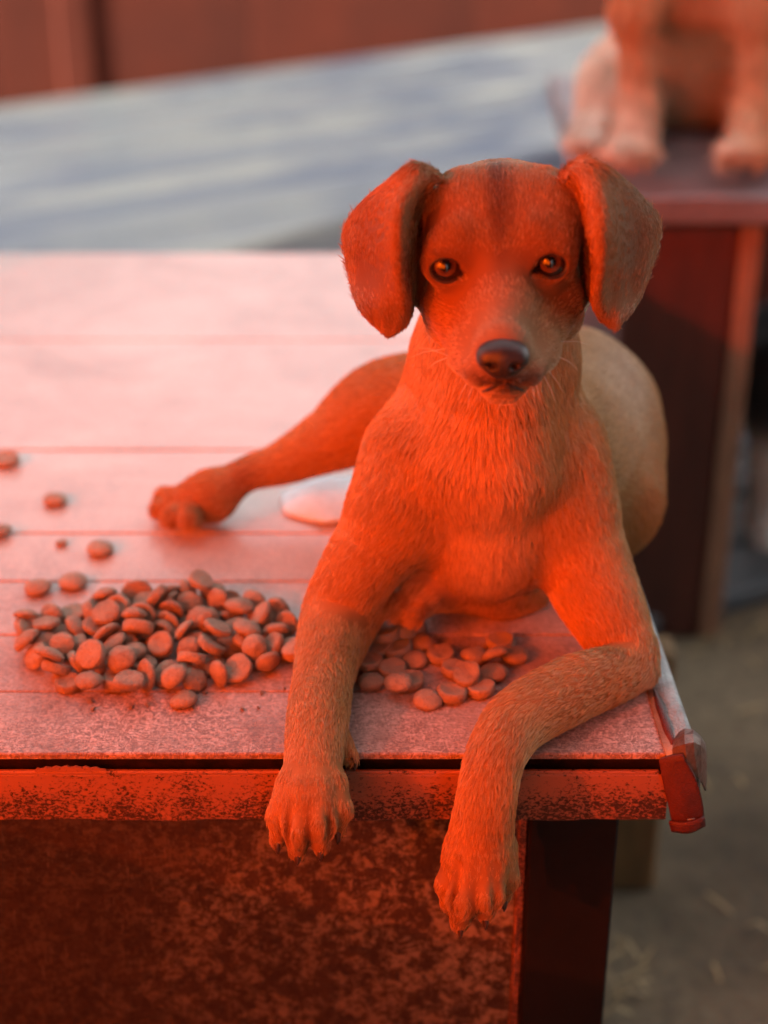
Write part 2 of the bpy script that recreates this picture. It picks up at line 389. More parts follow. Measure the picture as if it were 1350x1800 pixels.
# back wall of wide painted boards with battens
WALLT = Matrix.Translation((A0.x, A0.y, 0)) @ Matrix.Rotation(math.atan2(wl.y, wl.x), 4, 'Z')
wall = empty('boarded_wall', (A0.x, A0.y, 0), math.atan2(wl.y, wl.x))
tag(wall, 'red brown boarded wall rising behind the blue grey deck', 'wall')
bpy.context.view_layer.update()
pm = MB(); pm.box((0, 0, -.02), (.598, .03, 1.2), bev=.003); pmm = pm.mesh('wall_panel')
bm_ = MB(); bm_.box((-.02, -.018, -.02), (.05, .0, 1.2), bev=.003); bmm = bm_.mesh('batten')
for k in range(-4, 9):
    o = link('panel', pmm, M_WALL, wall, world=False); o.location = (k*.6, 0.0, 0)
    if k in (0, 4, 7): o = link('batten', bmm, M_WALL, wall, world=False); o.location = (k*.6+.16, 0, 0)
cb = MB(); cb.box((-2.5, -.03, 1.2), (5.5, .05, 1.25), bev=.004); o = link('capping', cb.mesh('capping'), M_BENCH, wall, world=False)

# ================================================================ unseen shelter shaped to block sky and sun, and the sunlit orange tarpaulin
RZ = 1.80
roof = empty('shade_shelter', (0, 0, RZ)); tag(roof, 'unseen dark roof and walls shaped to keep sky and sun off the feeding table', 'roof')
rb = MB()
rp = [(-1.78, .62), (.52, -1.76), (2.6, -1.78), (2.6, -.08), (-1.10, -.08)]
n_ = len(rp); rb.add([(x, y, RZ) for x, y in rp]+[(x, y, RZ+.04) for x, y in rp], [tuple(range(n_-1, -1, -1)), tuple(range(n_, 2*n_))]+[(i, (i+1) % n_, n_+(i+1) % n_, n_+i) for i in range(n_)])
rb.build('shade_roof', M_POST, roof)  # unseen roof, outline set to shade the dog and leave sky behind
for x, y in ((-1.60, .36), (2.55, -1.6), (2.55, -.13)):
    q = MB(); q.box((x-.05, y-.05, 0), (x+.05, y+.05, RZ-.002), bev=.005); q.build('shade_shelter_post', M_BENCH, roof)
q = MB(); q.box((.46, -1.80, 0), (2.6, -1.76, RZ-.002)); q.build('sky_blocker', M_POST, roof)  # unseen wall added behind the camera to block frontal sky
q = MB(); q.box((2.60, -1.80, 0), (2.64, -.25, RZ-.002)); q.build('sky_blocker', M_POST, roof)  # unseen wall added at the right to cut the sky fill
def mat_tarp():
    m, n, l, b = new_mat('orange_tarpaulin'); n.remove(b)
    t = n.new('ShaderNodeBsdfTranslucent'); t.inputs[0].default_value = (.97, .105, .004, 1)
    d = n.new('ShaderNodeBsdfDiffuse'); d.inputs[0].default_value = (.50, .075, .01, 1)
    mx = n.new('ShaderNodeMixShader'); mx.inputs[0].default_value = .14
    l.new(t.outputs[0], mx.inputs[1]); l.new(d.outputs[0], mx.inputs[2]); tr = n.new('ShaderNodeBsdfTransparent'); tr.inputs[0].default_value = (1.0, .085, .003, 1); m2 = n.new('ShaderNodeMixShader'); m2.inputs[0].default_value = .09
    l.new(mx.outputs[0], m2.inputs[1]); l.new(tr.outputs[0], m2.inputs[2]); l.new(m2.outputs[0], n['Material Output'].inputs[0]); return m
tc_ = Vector((-.62, -.60, 0)); tn = Vector((math.cos(R(44)), math.sin(R(44)), 0)); td = Vector((tn.y, -tn.x, 0))
tp = MB(); nx, nz = 40, 40; H0, H1, HWd = .70, 1.38, .80
vs = []
for j in range(nz+1):
    for i in range(nx+1):
        s_ = (i/nx-.5)*2; z = H0+(H1-H0)*j/nz
        vs.append(tc_ + td*(s_*HWd) + tn*(.03*math.sin(9*s_+1.3*z)+.02*math.sin(5*z+3*s_)) + Vector((0, 0, z)))
tp.add(vs, [(j*(nx+1)+i, j*(nx+1)+i+1, (j+1)*(nx+1)+i+1, (j+1)*(nx+1)+i) for j in range(nz) for i in range(nx)], True)
rotw = Matrix.Translation(tc_) @ Matrix.Rotation(math.atan2(td.y, td.x), 4, 'Z')
for (u0, u1, z0, z1) in ((-1.66, -HWd+.02, 0, RZ+.85), (HWd-.02, 1.40, 0, RZ+.85), (-HWd+.021, HWd-.021, H1-.03, RZ+.85), (-HWd+.021, HWd-.021, 0, H0+.09)):
    q = MB(); q.box((u0, -.13, z0), (u1, -.11, z1), M=rotw); q.build('sun_blocker', M_POST, roof)  # unseen boards added round the tarpaulin, raised to stop stray sun
tarp = empty('tarpaulin', tc_); tag(tarp, 'sunlit orange tarpaulin hung at the open side of the unseen shelter', 'tarpaulin')
tp.build('sheet', mat_tarp(), tarp)
for s_ in (-1, 1):
    q = MB(); c = tc_+td*(s_*(HWd+.04)); q.tube([c, c+Vector((0, 0, 1.44))], .02, 10); q.build('pole', M_POST, tarp)

# ================================================================ the feeding table
EX0 = (1235-675)*(S(1235, 1290, 0)); SK = -.056            # right edge x at Y=0 and its slant
def ex(Y): return EX0 + SK*Y
TB = empty('feeding_table', (0, .4, 0)); tag(TB, 'low worn kennel table with pink brown boards and orange front rail', 'table')
TL = -.80; TW = .017
seams = [0, .0605, .122, .186, .249, .375, .580, .788]
for k in range(len(seams)-1):
    y0, y1 = seams[k]+(.0007 if k else 0), seams[k+1]-.0007
    if k == 4: y1 -= .0014
    q = MB(); e0, e1 = ex(y0)-TW, ex(y1)-TW; zt = T+random.uniform(-.0004, .0004); zb = T-.0035; c = .0008
    q.add([(TL, y0, zb), (e0, y0, zb), (e1, y1, zb), (TL, y1, zb), (TL, y0, zt-c), (e0, y0, zt-c), (e1, y1, zt-c), (TL, y1, zt-c),
           (TL, y0+c, zt), (e0, y0+c, zt), (e1, y1-c, zt), (TL, y1-c, zt)],
          [(3, 2, 1, 0), (0, 1, 5, 4), (1, 2, 6, 5), (2, 3, 7, 6), (3, 0, 4, 7), (4, 5, 9, 8), (5, 6, 10, 9), (6, 7, 11, 10), (7, 4, 8, 11), (8, 9, 10, 11)])
    q.build('plank', M_TOP, TB)
zb0 = P(675, 1443, 0.0).z+.004; sub_ = MB(); sub_.add([(TL, .012, zb0), (ex(.012)-TW, .012, zb0), (ex(.78)-TW, .78, zb0), (TL, .78, zb0), (TL, .012, T-.0040), (ex(.012)-TW, .012, T-.0040), (ex(.78)-TW, .78, T-.0040), (TL, .78, T-.0040)],
     [(3, 2, 1, 0), (4, 5, 6, 7), (0, 1, 5, 4), (1, 2, 6, 5), (2, 3, 7, 6), (3, 0, 4, 7)]); o = sub_.build('gap_shade_board', M_DARKGAP, TB)  # dark board fills the hollow so the gap looks deeply shaded
zt = P(675, 1354, 0.0).z; zb = P(675, 1443, 0.0).z
q = MB(); n_ = 24; x0, x1 = P(62, 1358, 0).x, P(188, 1358, 0).x; vs = []
for i in range(n_+1):
    x = x0+(x1-x0)*i/n_; hh = .0028*math.sin(math.pi*i/n_)**.4+.0006*math.sin(i*1.9); vs += [(x, -.0016, zt+.0002), (x, -.0016, zt+.0006+hh), (x, -.0004, zt+.0006+hh), (x, -.0004, zt+.0002)]
q.add(vs, [(i*4+k, (i+1)*4+k, (i+1)*4+(k+1) % 4, i*4+(k+1) % 4) for i in range(n_) for k in range(4)]+[(0, 1, 2, 3), tuple(n_*4+k for k in (3, 2, 1, 0))])
q.build('paint_flake', M_RAIL, TB)
# flaking strip of old paint left along the recess
q = MB(); q.box((TL, -.0014, zt-.0026), (EX0-.022, .0016, zt), bev=.0007); q.build('rail_lip', M_RAIL, TB)
# front rail: slightly uneven lower edge
q = MB(); nseg = 90; vs = []; x1 = EX0-.016
for i in range(nseg+1):
    x = TL+(x1-TL)*i/nseg; j = .0005*math.sin(x*60)+.0004*math.sin(x*171)
    for (yy, zz) in ((.0006, zt-.0028), (.0, zt-.0040), (.0+j*.4, zb+.001+j), (.0009, zb+j), (.0025, zb+j), (.0025, zt-.0028)): vs.append((x, yy, zz))
q.add(vs, [(i*6+k, (i+1)*6+k, (i+1)*6+(k+1) % 6, i*6+(k+1) % 6) for i in range(nseg) for k in range(6)]+[(0,1,2,3,4,5), tuple(nseg*6+k for k in (5,4,3,2,1,0))])
q.build('front_rail', M_RAIL, TB)
# grey metal edging on the right end, folded down
q = MB(); sec = []; ny = 60
for i in range(ny+1):
    Y = -.004+(.79+.004)*i/ny; e = ex(Y); wv = .0007*math.sin(Y*90)+.0005*math.sin(Y*210); iw = TW+.0016+.0012*math.sin(Y*40+1)*(1-i/ny)
    sec += [(e-iw, Y, T+.0003), (e-iw, Y, T+.0017+wv*.3), (e-.004, Y, T+.0022+wv), (e-.0008, Y, T+.0010+wv), (e+.0008, Y, T-.003), (e+.0012+wv, Y, T-.036), (e-.0006, Y, T-.036), (e-.0012, Y, T-.004)]
q.add(sec, [(i*8+k, (i+1)*8+k, (i+1)*8+(k+1) % 8, i*8+(k+1) % 8) for i in range(ny) for k in range(8)]+[tuple(range(8)), tuple(ny*8+k for k in range(7, -1, -1))], True)
q.build('metal_edging', M_TRIM, TB)
# red paint bead where the boards meet the edging
q = MB(); q.tube([PZ(1150, 1212, T+.0015), PZ(1160, 1245, T+.0015), PZ(1174, 1285, T+.0015), PZ(1183, 1312, T+.001)], [.0008, .0024, .0028, .0018], 8); q.build('paint_bead', M_FLAP, TB)
# dented tin corner cap and the hanging rubber flap
def curved(mb, ctrl, th, nu=14, nv=14):
    A = catmull([[tuple(p) for p in r] for r in ctrl], nu, nv); du = np.gradient(A, axis=1); dv = np.gradient(A, axis=0)
    Nn = np.cross(du, dv); Nn /= np.linalg.norm(Nn, axis=2, keepdims=True)+1e-9
    V = np.concatenate([(A+Nn*th/2).reshape(-1, 3), (A-Nn*th/2).reshape(-1, 3)]); m = nu*nv; F = []
    for j in range(nv-1):
        for i in range(nu-1):
            a = j*nu+i; F.append((a, a+1, a+nu+1, a+nu)); F.append((m+a+nu, m+a+nu+1, m+a+1, m+a))
    for i in range(nu-1): F.append((i+1, i, m+i, m+i+1)); a = (nv-1)*nu+i; F.append((a, a+1, m+a+1, m+a))
    for j in range(nv-1): a = j*nu; F.append((a, a+nu, m+a+nu, m+a)); a = j*nu+nu-1; F.append((a+nu, a, m+a, m+a+nu))
    mb.add(V.tolist(), F, True)
q = MB(); curved(q, [[P(1186, 1300, .012), P(1200, 1283, .010), P(1222, 1286, .008), P(1238, 1306, .012)],
                     [P(1184, 1312, -.002), P(1200, 1304, -.006), P(1222, 1300, -.005), P(1240, 1318, .004)],
                     [P(1184, 1330, -.003), P(1203, 1334, -.009), P(1224, 1332, -.007), P(1241, 1345, .002)],
                     [P(1200, 1352, -.001), P(1215, 1362, -.006), P(1230, 1370, -.004), P(1240, 1390, .003)]], .0012, 6, 6); q.sm = [False]*len(q.sm); q.build('corner_cap', M_CAP, TB)
q = MB(); curved(q, [[P(1160, 1334, -.004), P(1180, 1328, -.0075), P(1200, 1326, -.010)],
                     [P(1166, 1370, -.006), P(1188, 1366, -.0095), P(1222, 1366, -.010)],
                     [P(1176, 1415, -.007), P(1202, 1412, -.0105), P(1234, 1408, -.009)],
                     [P(1184, 1455, -.005), P(1212, 1455, -.0085), P(1237, 1446, -.006)]], .0026); q.build('hanging_flap', M_FLAP, TB)
q = MB(); curved(q, [[P(1176, 1444, -.009), P(1207, 1446, -.0125), P(1238, 1436, -.010)], [P(1181, 1460, -.007), P(1212, 1463, -.0105), P(1239, 1450, -.008)]], .002, 8, 4); q.build('flap_hem', M_FLAP, TB)
q = MB(); q.tube([P(1208, 1441, -.0133), P(1221, 1439, -.0132)], .00035, 6); q.build('stitch', M_TRIM, TB)
# front sheet, strip and steel post under the rail; rear legs
q = MB(); xr = P(903, 1600, .030).x
q.box((TL+.03, .030, .015), (xr, .036, zb+.02)); q.build('front_panel', M_PANEL, TB)
q = MB(); xs1 = P(922, 1600, .026).x
q.box((xr+.0003, .026, .005), (xs1-.0003, .034, zb+.015), bev=.001); q.build('edge_strip', M_RAIL, TB)
q = MB(); q.box((xs1, .020, 0), (P(1076, 1600, .020).x, .070, zb+.012), bev=.0015); q.build('leg', M_POST, TB)
for (x, y) in ((.10, .73), (-.72, .72), (-.76, .03)):
    q = MB(); q.box((x-.03, y-.03, 0), (x+.03, y+.03, T-.016), bev=.002); q.build('leg', M_OCHRE, TB)
q = MB(); q.box((TL+.05, .70, T-.07), (.09, .72, T-.016)); q.build('rear_rail', M_OCHRE, TB)

# thin pale sheet added for the daylight spot under the stretched hind leg
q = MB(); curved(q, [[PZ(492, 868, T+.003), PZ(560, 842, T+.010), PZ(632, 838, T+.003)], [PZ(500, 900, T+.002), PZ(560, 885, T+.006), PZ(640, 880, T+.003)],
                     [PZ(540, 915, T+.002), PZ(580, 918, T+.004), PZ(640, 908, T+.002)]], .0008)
tag(q.build('daylight_patch', mat_simple('pale_daylight_blue', (.62, .74, .80), (.75, .80, .82), 20, .35, .1)), 'pale blue white sheet standing for daylight on the boards under the stretched hind leg', 'daylight spot')

# ================================================================ second bench behind, at the right
BY = .86; BZ = P(1200, 345, BY).z
BE = empty('wooden_bench', (P(1200, 345, BY).x, BY+.2, 0)); tag(BE, 'dark red wooden bench behind, with a sitting dog on its mauve top', 'bench')
bx0 = P(1030, 345, BY).x
for k in range(3):
    q = MB(); q.box((bx0, BY+k*.15+.001, BZ-.030), (bx0+1.1, BY+(k+1)*.15-.001, BZ), bev=.003); q.build('top_board', M_BENCHTOP, BE)
px0 = P(1085, 600, BY+.03).x; px1 = P(1272, 700, BY+.03).x
q = MB(); q.box((px0, BY+.03, 0), (px1, BY+.06, BZ-.031), bev=.003); q.build('front_board', M_BENCH, BE)
q = MB(); q.box((px1+.001, BY+.025, 0), (px1+.022, BY+.40, BZ-.031), bev=.002); q.build('corner_post', M_PALEWOOD, BE)
q = MB(); q.box((px0, BY+.061, 0), (px0+.03, BY+.40, BZ-.031), bev=.002); q.build('side_board', M_BENCH, BE)
for yy in (BY+.05, BY+.40):
    q = MB(); q.box((bx0+1.0, yy-.02, 0), (bx0+1.05, yy+.02, BZ-.031), bev=.003); q.build('leg', M_BENCH, BE)
# brown board partition beyond the bench, at the right border
PA = empty('partition', (P(1290, 430, 1.8).x, 1.8, 0)); tag(PA, 'low red brown board partition beyond the corner post of the bench', 'partition')
for k in range(6):
    q = MB(); x0 = P(1292, 430, 1.8).x+k*.16; q.box((x0, 1.8, 0), (x0+.157, 1.82, .82+random.uniform(-.01, .01)), bev=.002); q.build('board', M_WALL, PA)
# weathered stake on the ground seen beyond the table leg
ps = PZ(1130, 1700, 0); q = MB(); q.box((ps.x-.022, ps.y+.10, 0), (ps.x+.024, ps.y+.135, .26), bev=.004)
tag(q.build('wooden_stake', M_OCHRE), 'short ochre wooden stake in the ground beyond the table leg', 'stake')
from mathutils.kdtree import KDTree
from mathutils.bvhtree import BVHTree
# ================================================================ the young dog lying on the table
def V3(px, py, Y): return np.array(P(px, py, Y))
LO = (-.185, -.075, T-.105); HI = (.225, .44, T+.345)
F = Field(LO, HI, .0015)
def C(a, b, ra, rb, k=.012, flow=None, **kw):               # round cone between two sightings, radii in photo pixels at that depth
    F.cone(V3(*a), V3(*b), ra*S(*a), rb*S(*b), k, flow, **kw)
down = (0, -.15, -1)
def limb(nodes, k=.012, sub=6):
    """one limb as a smooth chain of short cones, blended into the body only once"""
    N_ = [np.append(V3(*n[:3]), n[3]*S(*n[:3])) for n in nodes]; E = [2*N_[0]-N_[1]]+N_+[2*N_[-1]-N_[-2]]; pts = []
    for i in range(1, len(E)-2):
        p0, p1, p2, p3 = E[i-1:i+3]
        for j in range(sub):
            f = j/sub; pts.append(.5*((2*p1)+(p2-p0)*f+(2*p0-5*p1+4*p2-p3)*f*f+(3*p1-p0-3*p2+p3)*f**3))
    pts.append(N_[-1]); A = np.array(pts); m = A[:, 3].max()+k+.006
    sl, X, Y, Z = F.box(A[:, :3].min(0)-m, A[:, :3].max(0)+m); g = None
    for a, b in zip(A[:-1], A[1:]):
        d = F.cone_d(X, Y, Z, a[:3], b[:3], a[3], b[3]); g = d if g is None else F.smin(g, d, .0008)
        F.prims.append((a[:3], b[:3], a[3], b[3], (b-a)[:3]/np.linalg.norm((b-a)[:3])))
    F.d[sl] = F.smin(F.d[sl], g, k)
# torso and rump
C((880, 830, .185), (955, 790, .245), 160, 150, .03, (.5, .8, -.1))
C((955, 790, .245), (1010, 760, .295), 150, 138, .03, (.5, .8, -.2))
C((1000, 690, .300), (1040, 720, .330), 112, 112, .03, (.4, .6, -.6))
C((1068, 790, .285), (1078, 872, .236), 100, 90, .012, (.2, .2, -1))
C((1056, 902, .232), (1010, 930, .20), 86, 66, .014, (.0, -.6, -.8))
C((930, 830, .30), (760, 800, .30), 120, 90, .03, (-.9, 0, -.3))
# stretched hind leg (photo left)
limb([(800, 730, .31, 120), (680, 722, .295, 90), (590, 768, .285, 60), (500, 812, .275, 39), (435, 834, .268, 31), (370, 872, .262, 36)], .015)
C((370, 872, .262), (325, 885, .262), 42, 36, .012, (-.9, -.1, -.4))
for (x, y, yy) in ((284, 894, .262), (292, 874, .280), (304, 908, .245), (335, 912, .236)): C((340, 885, .262), (x, y, yy), 24, 19, .002, (-.9, -.1, -.4))
# tucked hind paw between the forelegs
C((850, 985, .19), (775, 1020, .150), 62, 48, .012, (-.8, -.5, -.3))
C((775, 1020, .150), (735, 1048, .128), 46, 40, .01, (-.8, -.5, -.3))
for (x, y, yy) in ((690, 1062, .118), (705, 1078, .112), (730, 1084, .108)): C((745, 1046, .127), (x, y, yy), 24, 17, .003, (-.8, -.5, -.3))
# chest and neck
C((848, 800, .170), (852, 900, .150), 158, 128, .03, down)
C((850, 840, .130), (866, 950, .126), 98, 78, .02, down)
C((842, 1020, .165), (915, 1024, .165), 56, 56, .02, (0, .3, -1)); C((868, 960, .130), (885, 1035, .150), 74, 46, .018, (0, .3, -1))
C((885, 520, .165), (868, 640, .172), 122, 132, .02, (0, .1, -1))
C((868, 640, .172), (850, 760, .165), 140, 158, .02, (0, 0, -1))
C((872, 710, .126), (858, 800, .122), 80, 104, .02, (.1, 0, -1))
# shoulders
C((728, 800, .150), (706, 880, .135), 90, 88, .018, (-.3, -.1, -1))
C((977, 780, .165), (988, 880, .145), 82, 90, .018, (.3, -.1, -1))
# forelegs
limb([(728, 830, .150, 84), (706, 890, .135, 84), (628, 1008, .112, 68), (588, 1090, .094, 60), (570, 1180, .054, 53), (558, 1270, .012, 54), (550, 1345, -.018, 51), (543, 1405, -.034, 58)], .013)
C((640, 1080, .11), (604, 1168, .075), 34, 22, .010, (-.1, -.6, -.8))
C((602, 1160, .068), (608, 1184, .062), 12, 11, .008, (0, -1, -.4))
C((604, 1300, .004), (619, 1328, -.004), 14, 11, .005, (0, -.3, -1))
limb([(975, 830, .155, 88), (988, 890, .145, 88), (1034, 1010, .118, 80), (1080, 1105, .085, 64), (1102, 1168, .061, 50), (1005, 1212, .034, 58), (915, 1264, .006, 57), (872, 1330, -.020, 52), (853, 1420, -.038, 53), (842, 1500, -.043, 61)], .013)
C((1100, 1150, .068), (1132, 1182, .064), 36, 22, .007, (.5, -.2, -.7))
# toes: own little groups so the clefts stay open
def toes(defs, k=.0052):
    sub = []
    for (a, m, b, ra, rm, rb, fl) in defs:
        C(a, m, ra, rm, k, fl); C(m, b, rm, rb, .004, fl)
def toe_group(defs):
    """each toe a bent pair of cones; toes meet one another with a tight crease"""
    lo = np.min([V3(*p) for d in defs for p in d[:3]], 0)-.022; hi = np.max([V3(*p) for d in defs for p in d[:3]], 0)+.022
    sl, X, Y, Z = F.box(lo, hi); g = None
    for (a, m, b, ra, rm, rb) in defs:
        A_, M_, B_ = V3(*a), V3(*m), V3(*b)
        d = F.smin(F.cone_d(X, Y, Z, A_, M_, ra*S(*a), rm*S(*m)), F.cone_d(X, Y, Z, M_, B_, rm*S(*m), rb*S(*b)), .005)
        F.prims.append((A_, M_, ra*S(*a), rm*S(*m), (M_-A_)/np.linalg.norm(M_-A_))); F.prims.append((M_, B_, rm*S(*m), rb*S(*b), (B_-M_)/np.linalg.norm(B_-M_)))
        g = d if g is None else F.smin(g, d, .0009)
    F.d[sl] = F.smin(F.d[sl], g, .0065)
toe_group([((515, 1375, -.030), (495, 1432, -.040), (488, 1470, -.043), 24, 23, 15),
           ((535, 1385, -.036), (525, 1455, -.051), (523, 1490, -.052), 27, 27, 18),
           ((560, 1385, -.036), (564, 1445, -.051), (563, 1482, -.052), 27, 26, 18),
           ((585, 1375, -.030), (595, 1420, -.040), (594, 1452, -.043), 24, 22, 15)])
toe_group([((815, 1490, -.042), (794, 1552, -.048), (789, 1584, -.046), 28, 25, 17),
           ((835, 1500, -.050), (815, 1580, -.062), (809, 1618, -.058), 30, 28, 19),
           ((860, 1500, -.050), (857, 1570, -.062), (853, 1602, -.058), 30, 27, 18),
           ((880, 1490, -.040), (887, 1540, -.047), (886, 1572, -.045), 26, 23, 15)])

CLEFT = (((510, 1392, -.049), (503, 1484, -.058)), ((543, 1385, -.054), (543, 1502, -.064)), ((578, 1392, -.049), (581, 1480, -.060)),
         ((806, 1515, -.058), (797, 1608, -.068)), ((837, 1510, -.063), (831, 1626, -.076)), ((872, 1515, -.062), (872, 1602, -.072)))
for (a, b) in CLEFT: C(a, b, 6.5, 9.5, .0030, cut=True)
# head
fb = (0, .75, .55); side_l = (-.55, .6, -.1); side_r = (.55, .6, -.1)
F.ell(V3(884, 408, .108), (.0425, .054, .0365), .02, flow=(0, .75, .65))
C((820, 365, .085), (950, 365, .085), 66, 66, .02, (0, .6, .8))                 # broad forehead
C((812, 425, .070), (960, 420, .070), 46, 46, .016, (0, .6, .8))
C((772, 505, .105), (800, 560, .085), 50, 48, .02, side_l)                     # cheeks
C((996, 500, .105), (972, 556, .085), 50, 48, .02, side_r)
C((782, 432, .061), (808, 420, .059), 20, 20, .012, (-.3, .5, .8))             # brow ridges
C((946, 415, .059), (970, 426, .061), 20, 20, .012, (.3, .5, .8))
C((882, 470, .060), (883, 540, .040), 46, 41, .014, fb)                        # stop
C((883, 540, .040), (883, 598, .011), 41, 36, .010, (0, .8, .5))               # bridge
C((884, 556, .055), (884, 632, .022), 76, 62, .014, side_l)                    # muzzle mass
C((802, 535, .072), (828, 612, .044), 47, 38, .018, side_l)
C((968, 531, .072), (942, 610, .044), 47, 38, .018, side_r)
C((834, 622, .036), (850, 650, .016), 41, 32, .007, (-.6, .6, -.5))            # flews
C((936, 618, .036), (920, 648, .016), 41, 32, .007, (.6, .6, -.5))
C((884, 620, .010), (884, 655, .006), 34, 24, .010, (0, .5, -.8))
C((884, 650, .050), (884, 678, .022), 50, 25, .006, (0, .5, -.9))              # lower jaw
C((872, 687, .018), (898, 686, .018), 16, 16, .005, (0, .5, -.9))
# mouth crease and the little cleft under the nose
for a, b in (((884, 672, .000), (858, 680, .004)), ((858, 680, .004), (822, 687, .018)), ((884, 672, .000), (910, 679, .004)), ((910, 679, .004), (946, 684, .018))):
    C(a, b, 4.6, 4.6, .003, cut=True)
C((884, 655, -.006), (884, 675, -.004), 3, 3, .004, cut=True)
# eye sockets and lids
EYE = {}
for nm, ex_, ey_ in (('l', 783, 467), ('r', 967, 460)):
    c = V3(ex_, ey_, .0600); r = .0098
    EYE[nm] = (c, r); sx = -1 if nm == 'l' else 1
    F.ell(c+np.array((0, .0012, 0)), (.0119, .0115, .0108), .010, flow=(sx*.6, .5, .5))
    F.ell(c+np.array((0, -.012, .0004)), (.0082, .012, .0071), .0020, cut=True)
    F.ell(c+np.array((-sx*.0075, -.010, -.0022)), (.0035, .006, .0022), .002, cut=True)

# ears: draped leather sheets
EARS = []
def ear(rows, r0, r1, pts_=None):
    ctrl = [[np.array(P(*p)) for p in r] for r in rows]
    A = catmull(ctrl, 70, 110)
    vv = np.linspace(0, 1, 110)[:, None]; uu = np.linspace(0, 1, 70)[None, :]
    cr = .0016*np.sin(uu*8.5+vv*4.2)*np.sin(np.pi*np.clip(vv*1.05, 0, 1))+.0009*np.sin(uu*19-vv*9)*np.sin(np.pi*vv); A = A.copy(); A[..., 1] += cr
    rad = (r0+(r1-r0)*np.clip(vv*1.6, 0, 1)) * (1-.12*(2*uu-1)**4) + 0*uu
    fl = np.gradient(A, axis=0); fl /= np.linalg.norm(fl, axis=2, keepdims=True)+1e-9
    F.cloud(A.reshape(-1, 3).astype(np.float32), rad.reshape(-1).astype(np.float32), .003)
    EARS.append((A[::5, ::5].reshape(-1, 3), fl[::5, ::5].reshape(-1, 3)))
ear([[(782, 318, .080), (768, 304, .080), (750, 296, .082), (736, 294, .092), (724, 300, .108)],
     [(762, 322, .076), (748, 306, .068), (722, 294, .070), (690, 318, .086), (668, 342, .106)],
     [(744, 372, .100), (714, 352, .054), (684, 352, .068), (646, 360, .090), (622, 378, .112)],
     [(738, 440, .106), (704, 410, .048), (672, 418, .064), (632, 424, .086), (606, 418, .108)],
     [(732, 500, .104), (704, 470, .050), (674, 478, .063), (640, 484, .080), (616, 486, .098)],
     [(724, 540, .090), (712, 528, .056), (684, 534, .056), (654, 536, .066), (630, 534, .078)],
     [(716, 560, .070), (710, 562, .061), (692, 574, .059), (672, 574, .064), (652, 562, .070)],
     [(706, 570, .066), (700, 577, .063), (690, 582, .062), (680, 582, .064), (670, 576, .067)]], .0017, .0016)
ear([[(984, 306, .078), (998, 292, .078), (1010, 286, .080), (1026, 286, .092), (1040, 294, .108)],
     [(1000, 316, .074), (1018, 300, .068), (1046, 290, .070), (1076, 306, .084), (1098, 326, .104)],
     [(1012, 366, .098), (1042, 348, .054), (1078, 340, .070), (1114, 346, .090), (1138, 360, .112)],
     [(1022, 424, .104), (1050, 410, .046), (1088, 406, .066), (1130, 402, .088), (1158, 398, .110)],
     [(1032, 480, .100), (1053, 466, .048), (1086, 466, .064), (1120, 466, .082), (1146, 458, .102)],
     [(1040, 522, .088), (1048, 516, .053), (1076, 520, .062), (1104, 520, .076), (1128, 510, .090)],
     [(1050, 548, .068), (1056, 550, .061), (1072, 560, .060), (1090, 558, .065), (1108, 546, .073)],
     [(1062, 562, .065), (1068, 566, .063), (1078, 570, .062), (1086, 568, .064), (1096, 560, .067)]], .0017, .0016)
# nothing of the dog sinks into the boards: flatten it where it lies
sl, X, Y, Z = F.box((LO[0], .0015, LO[2]), (HI[0], HI[1], T+.0006)); F.d[sl] = np.maximum(F.d[sl], (T+.0006)-Z+0*X+0*Y)
sl, X, Y, Z = F.box((LO[0], -.0012, LO[2]), (HI[0], HI[1], T+.0006)); F.d[sl] = np.maximum(F.d[sl], (-.0032-Y)*-1+0*X+0*Z)

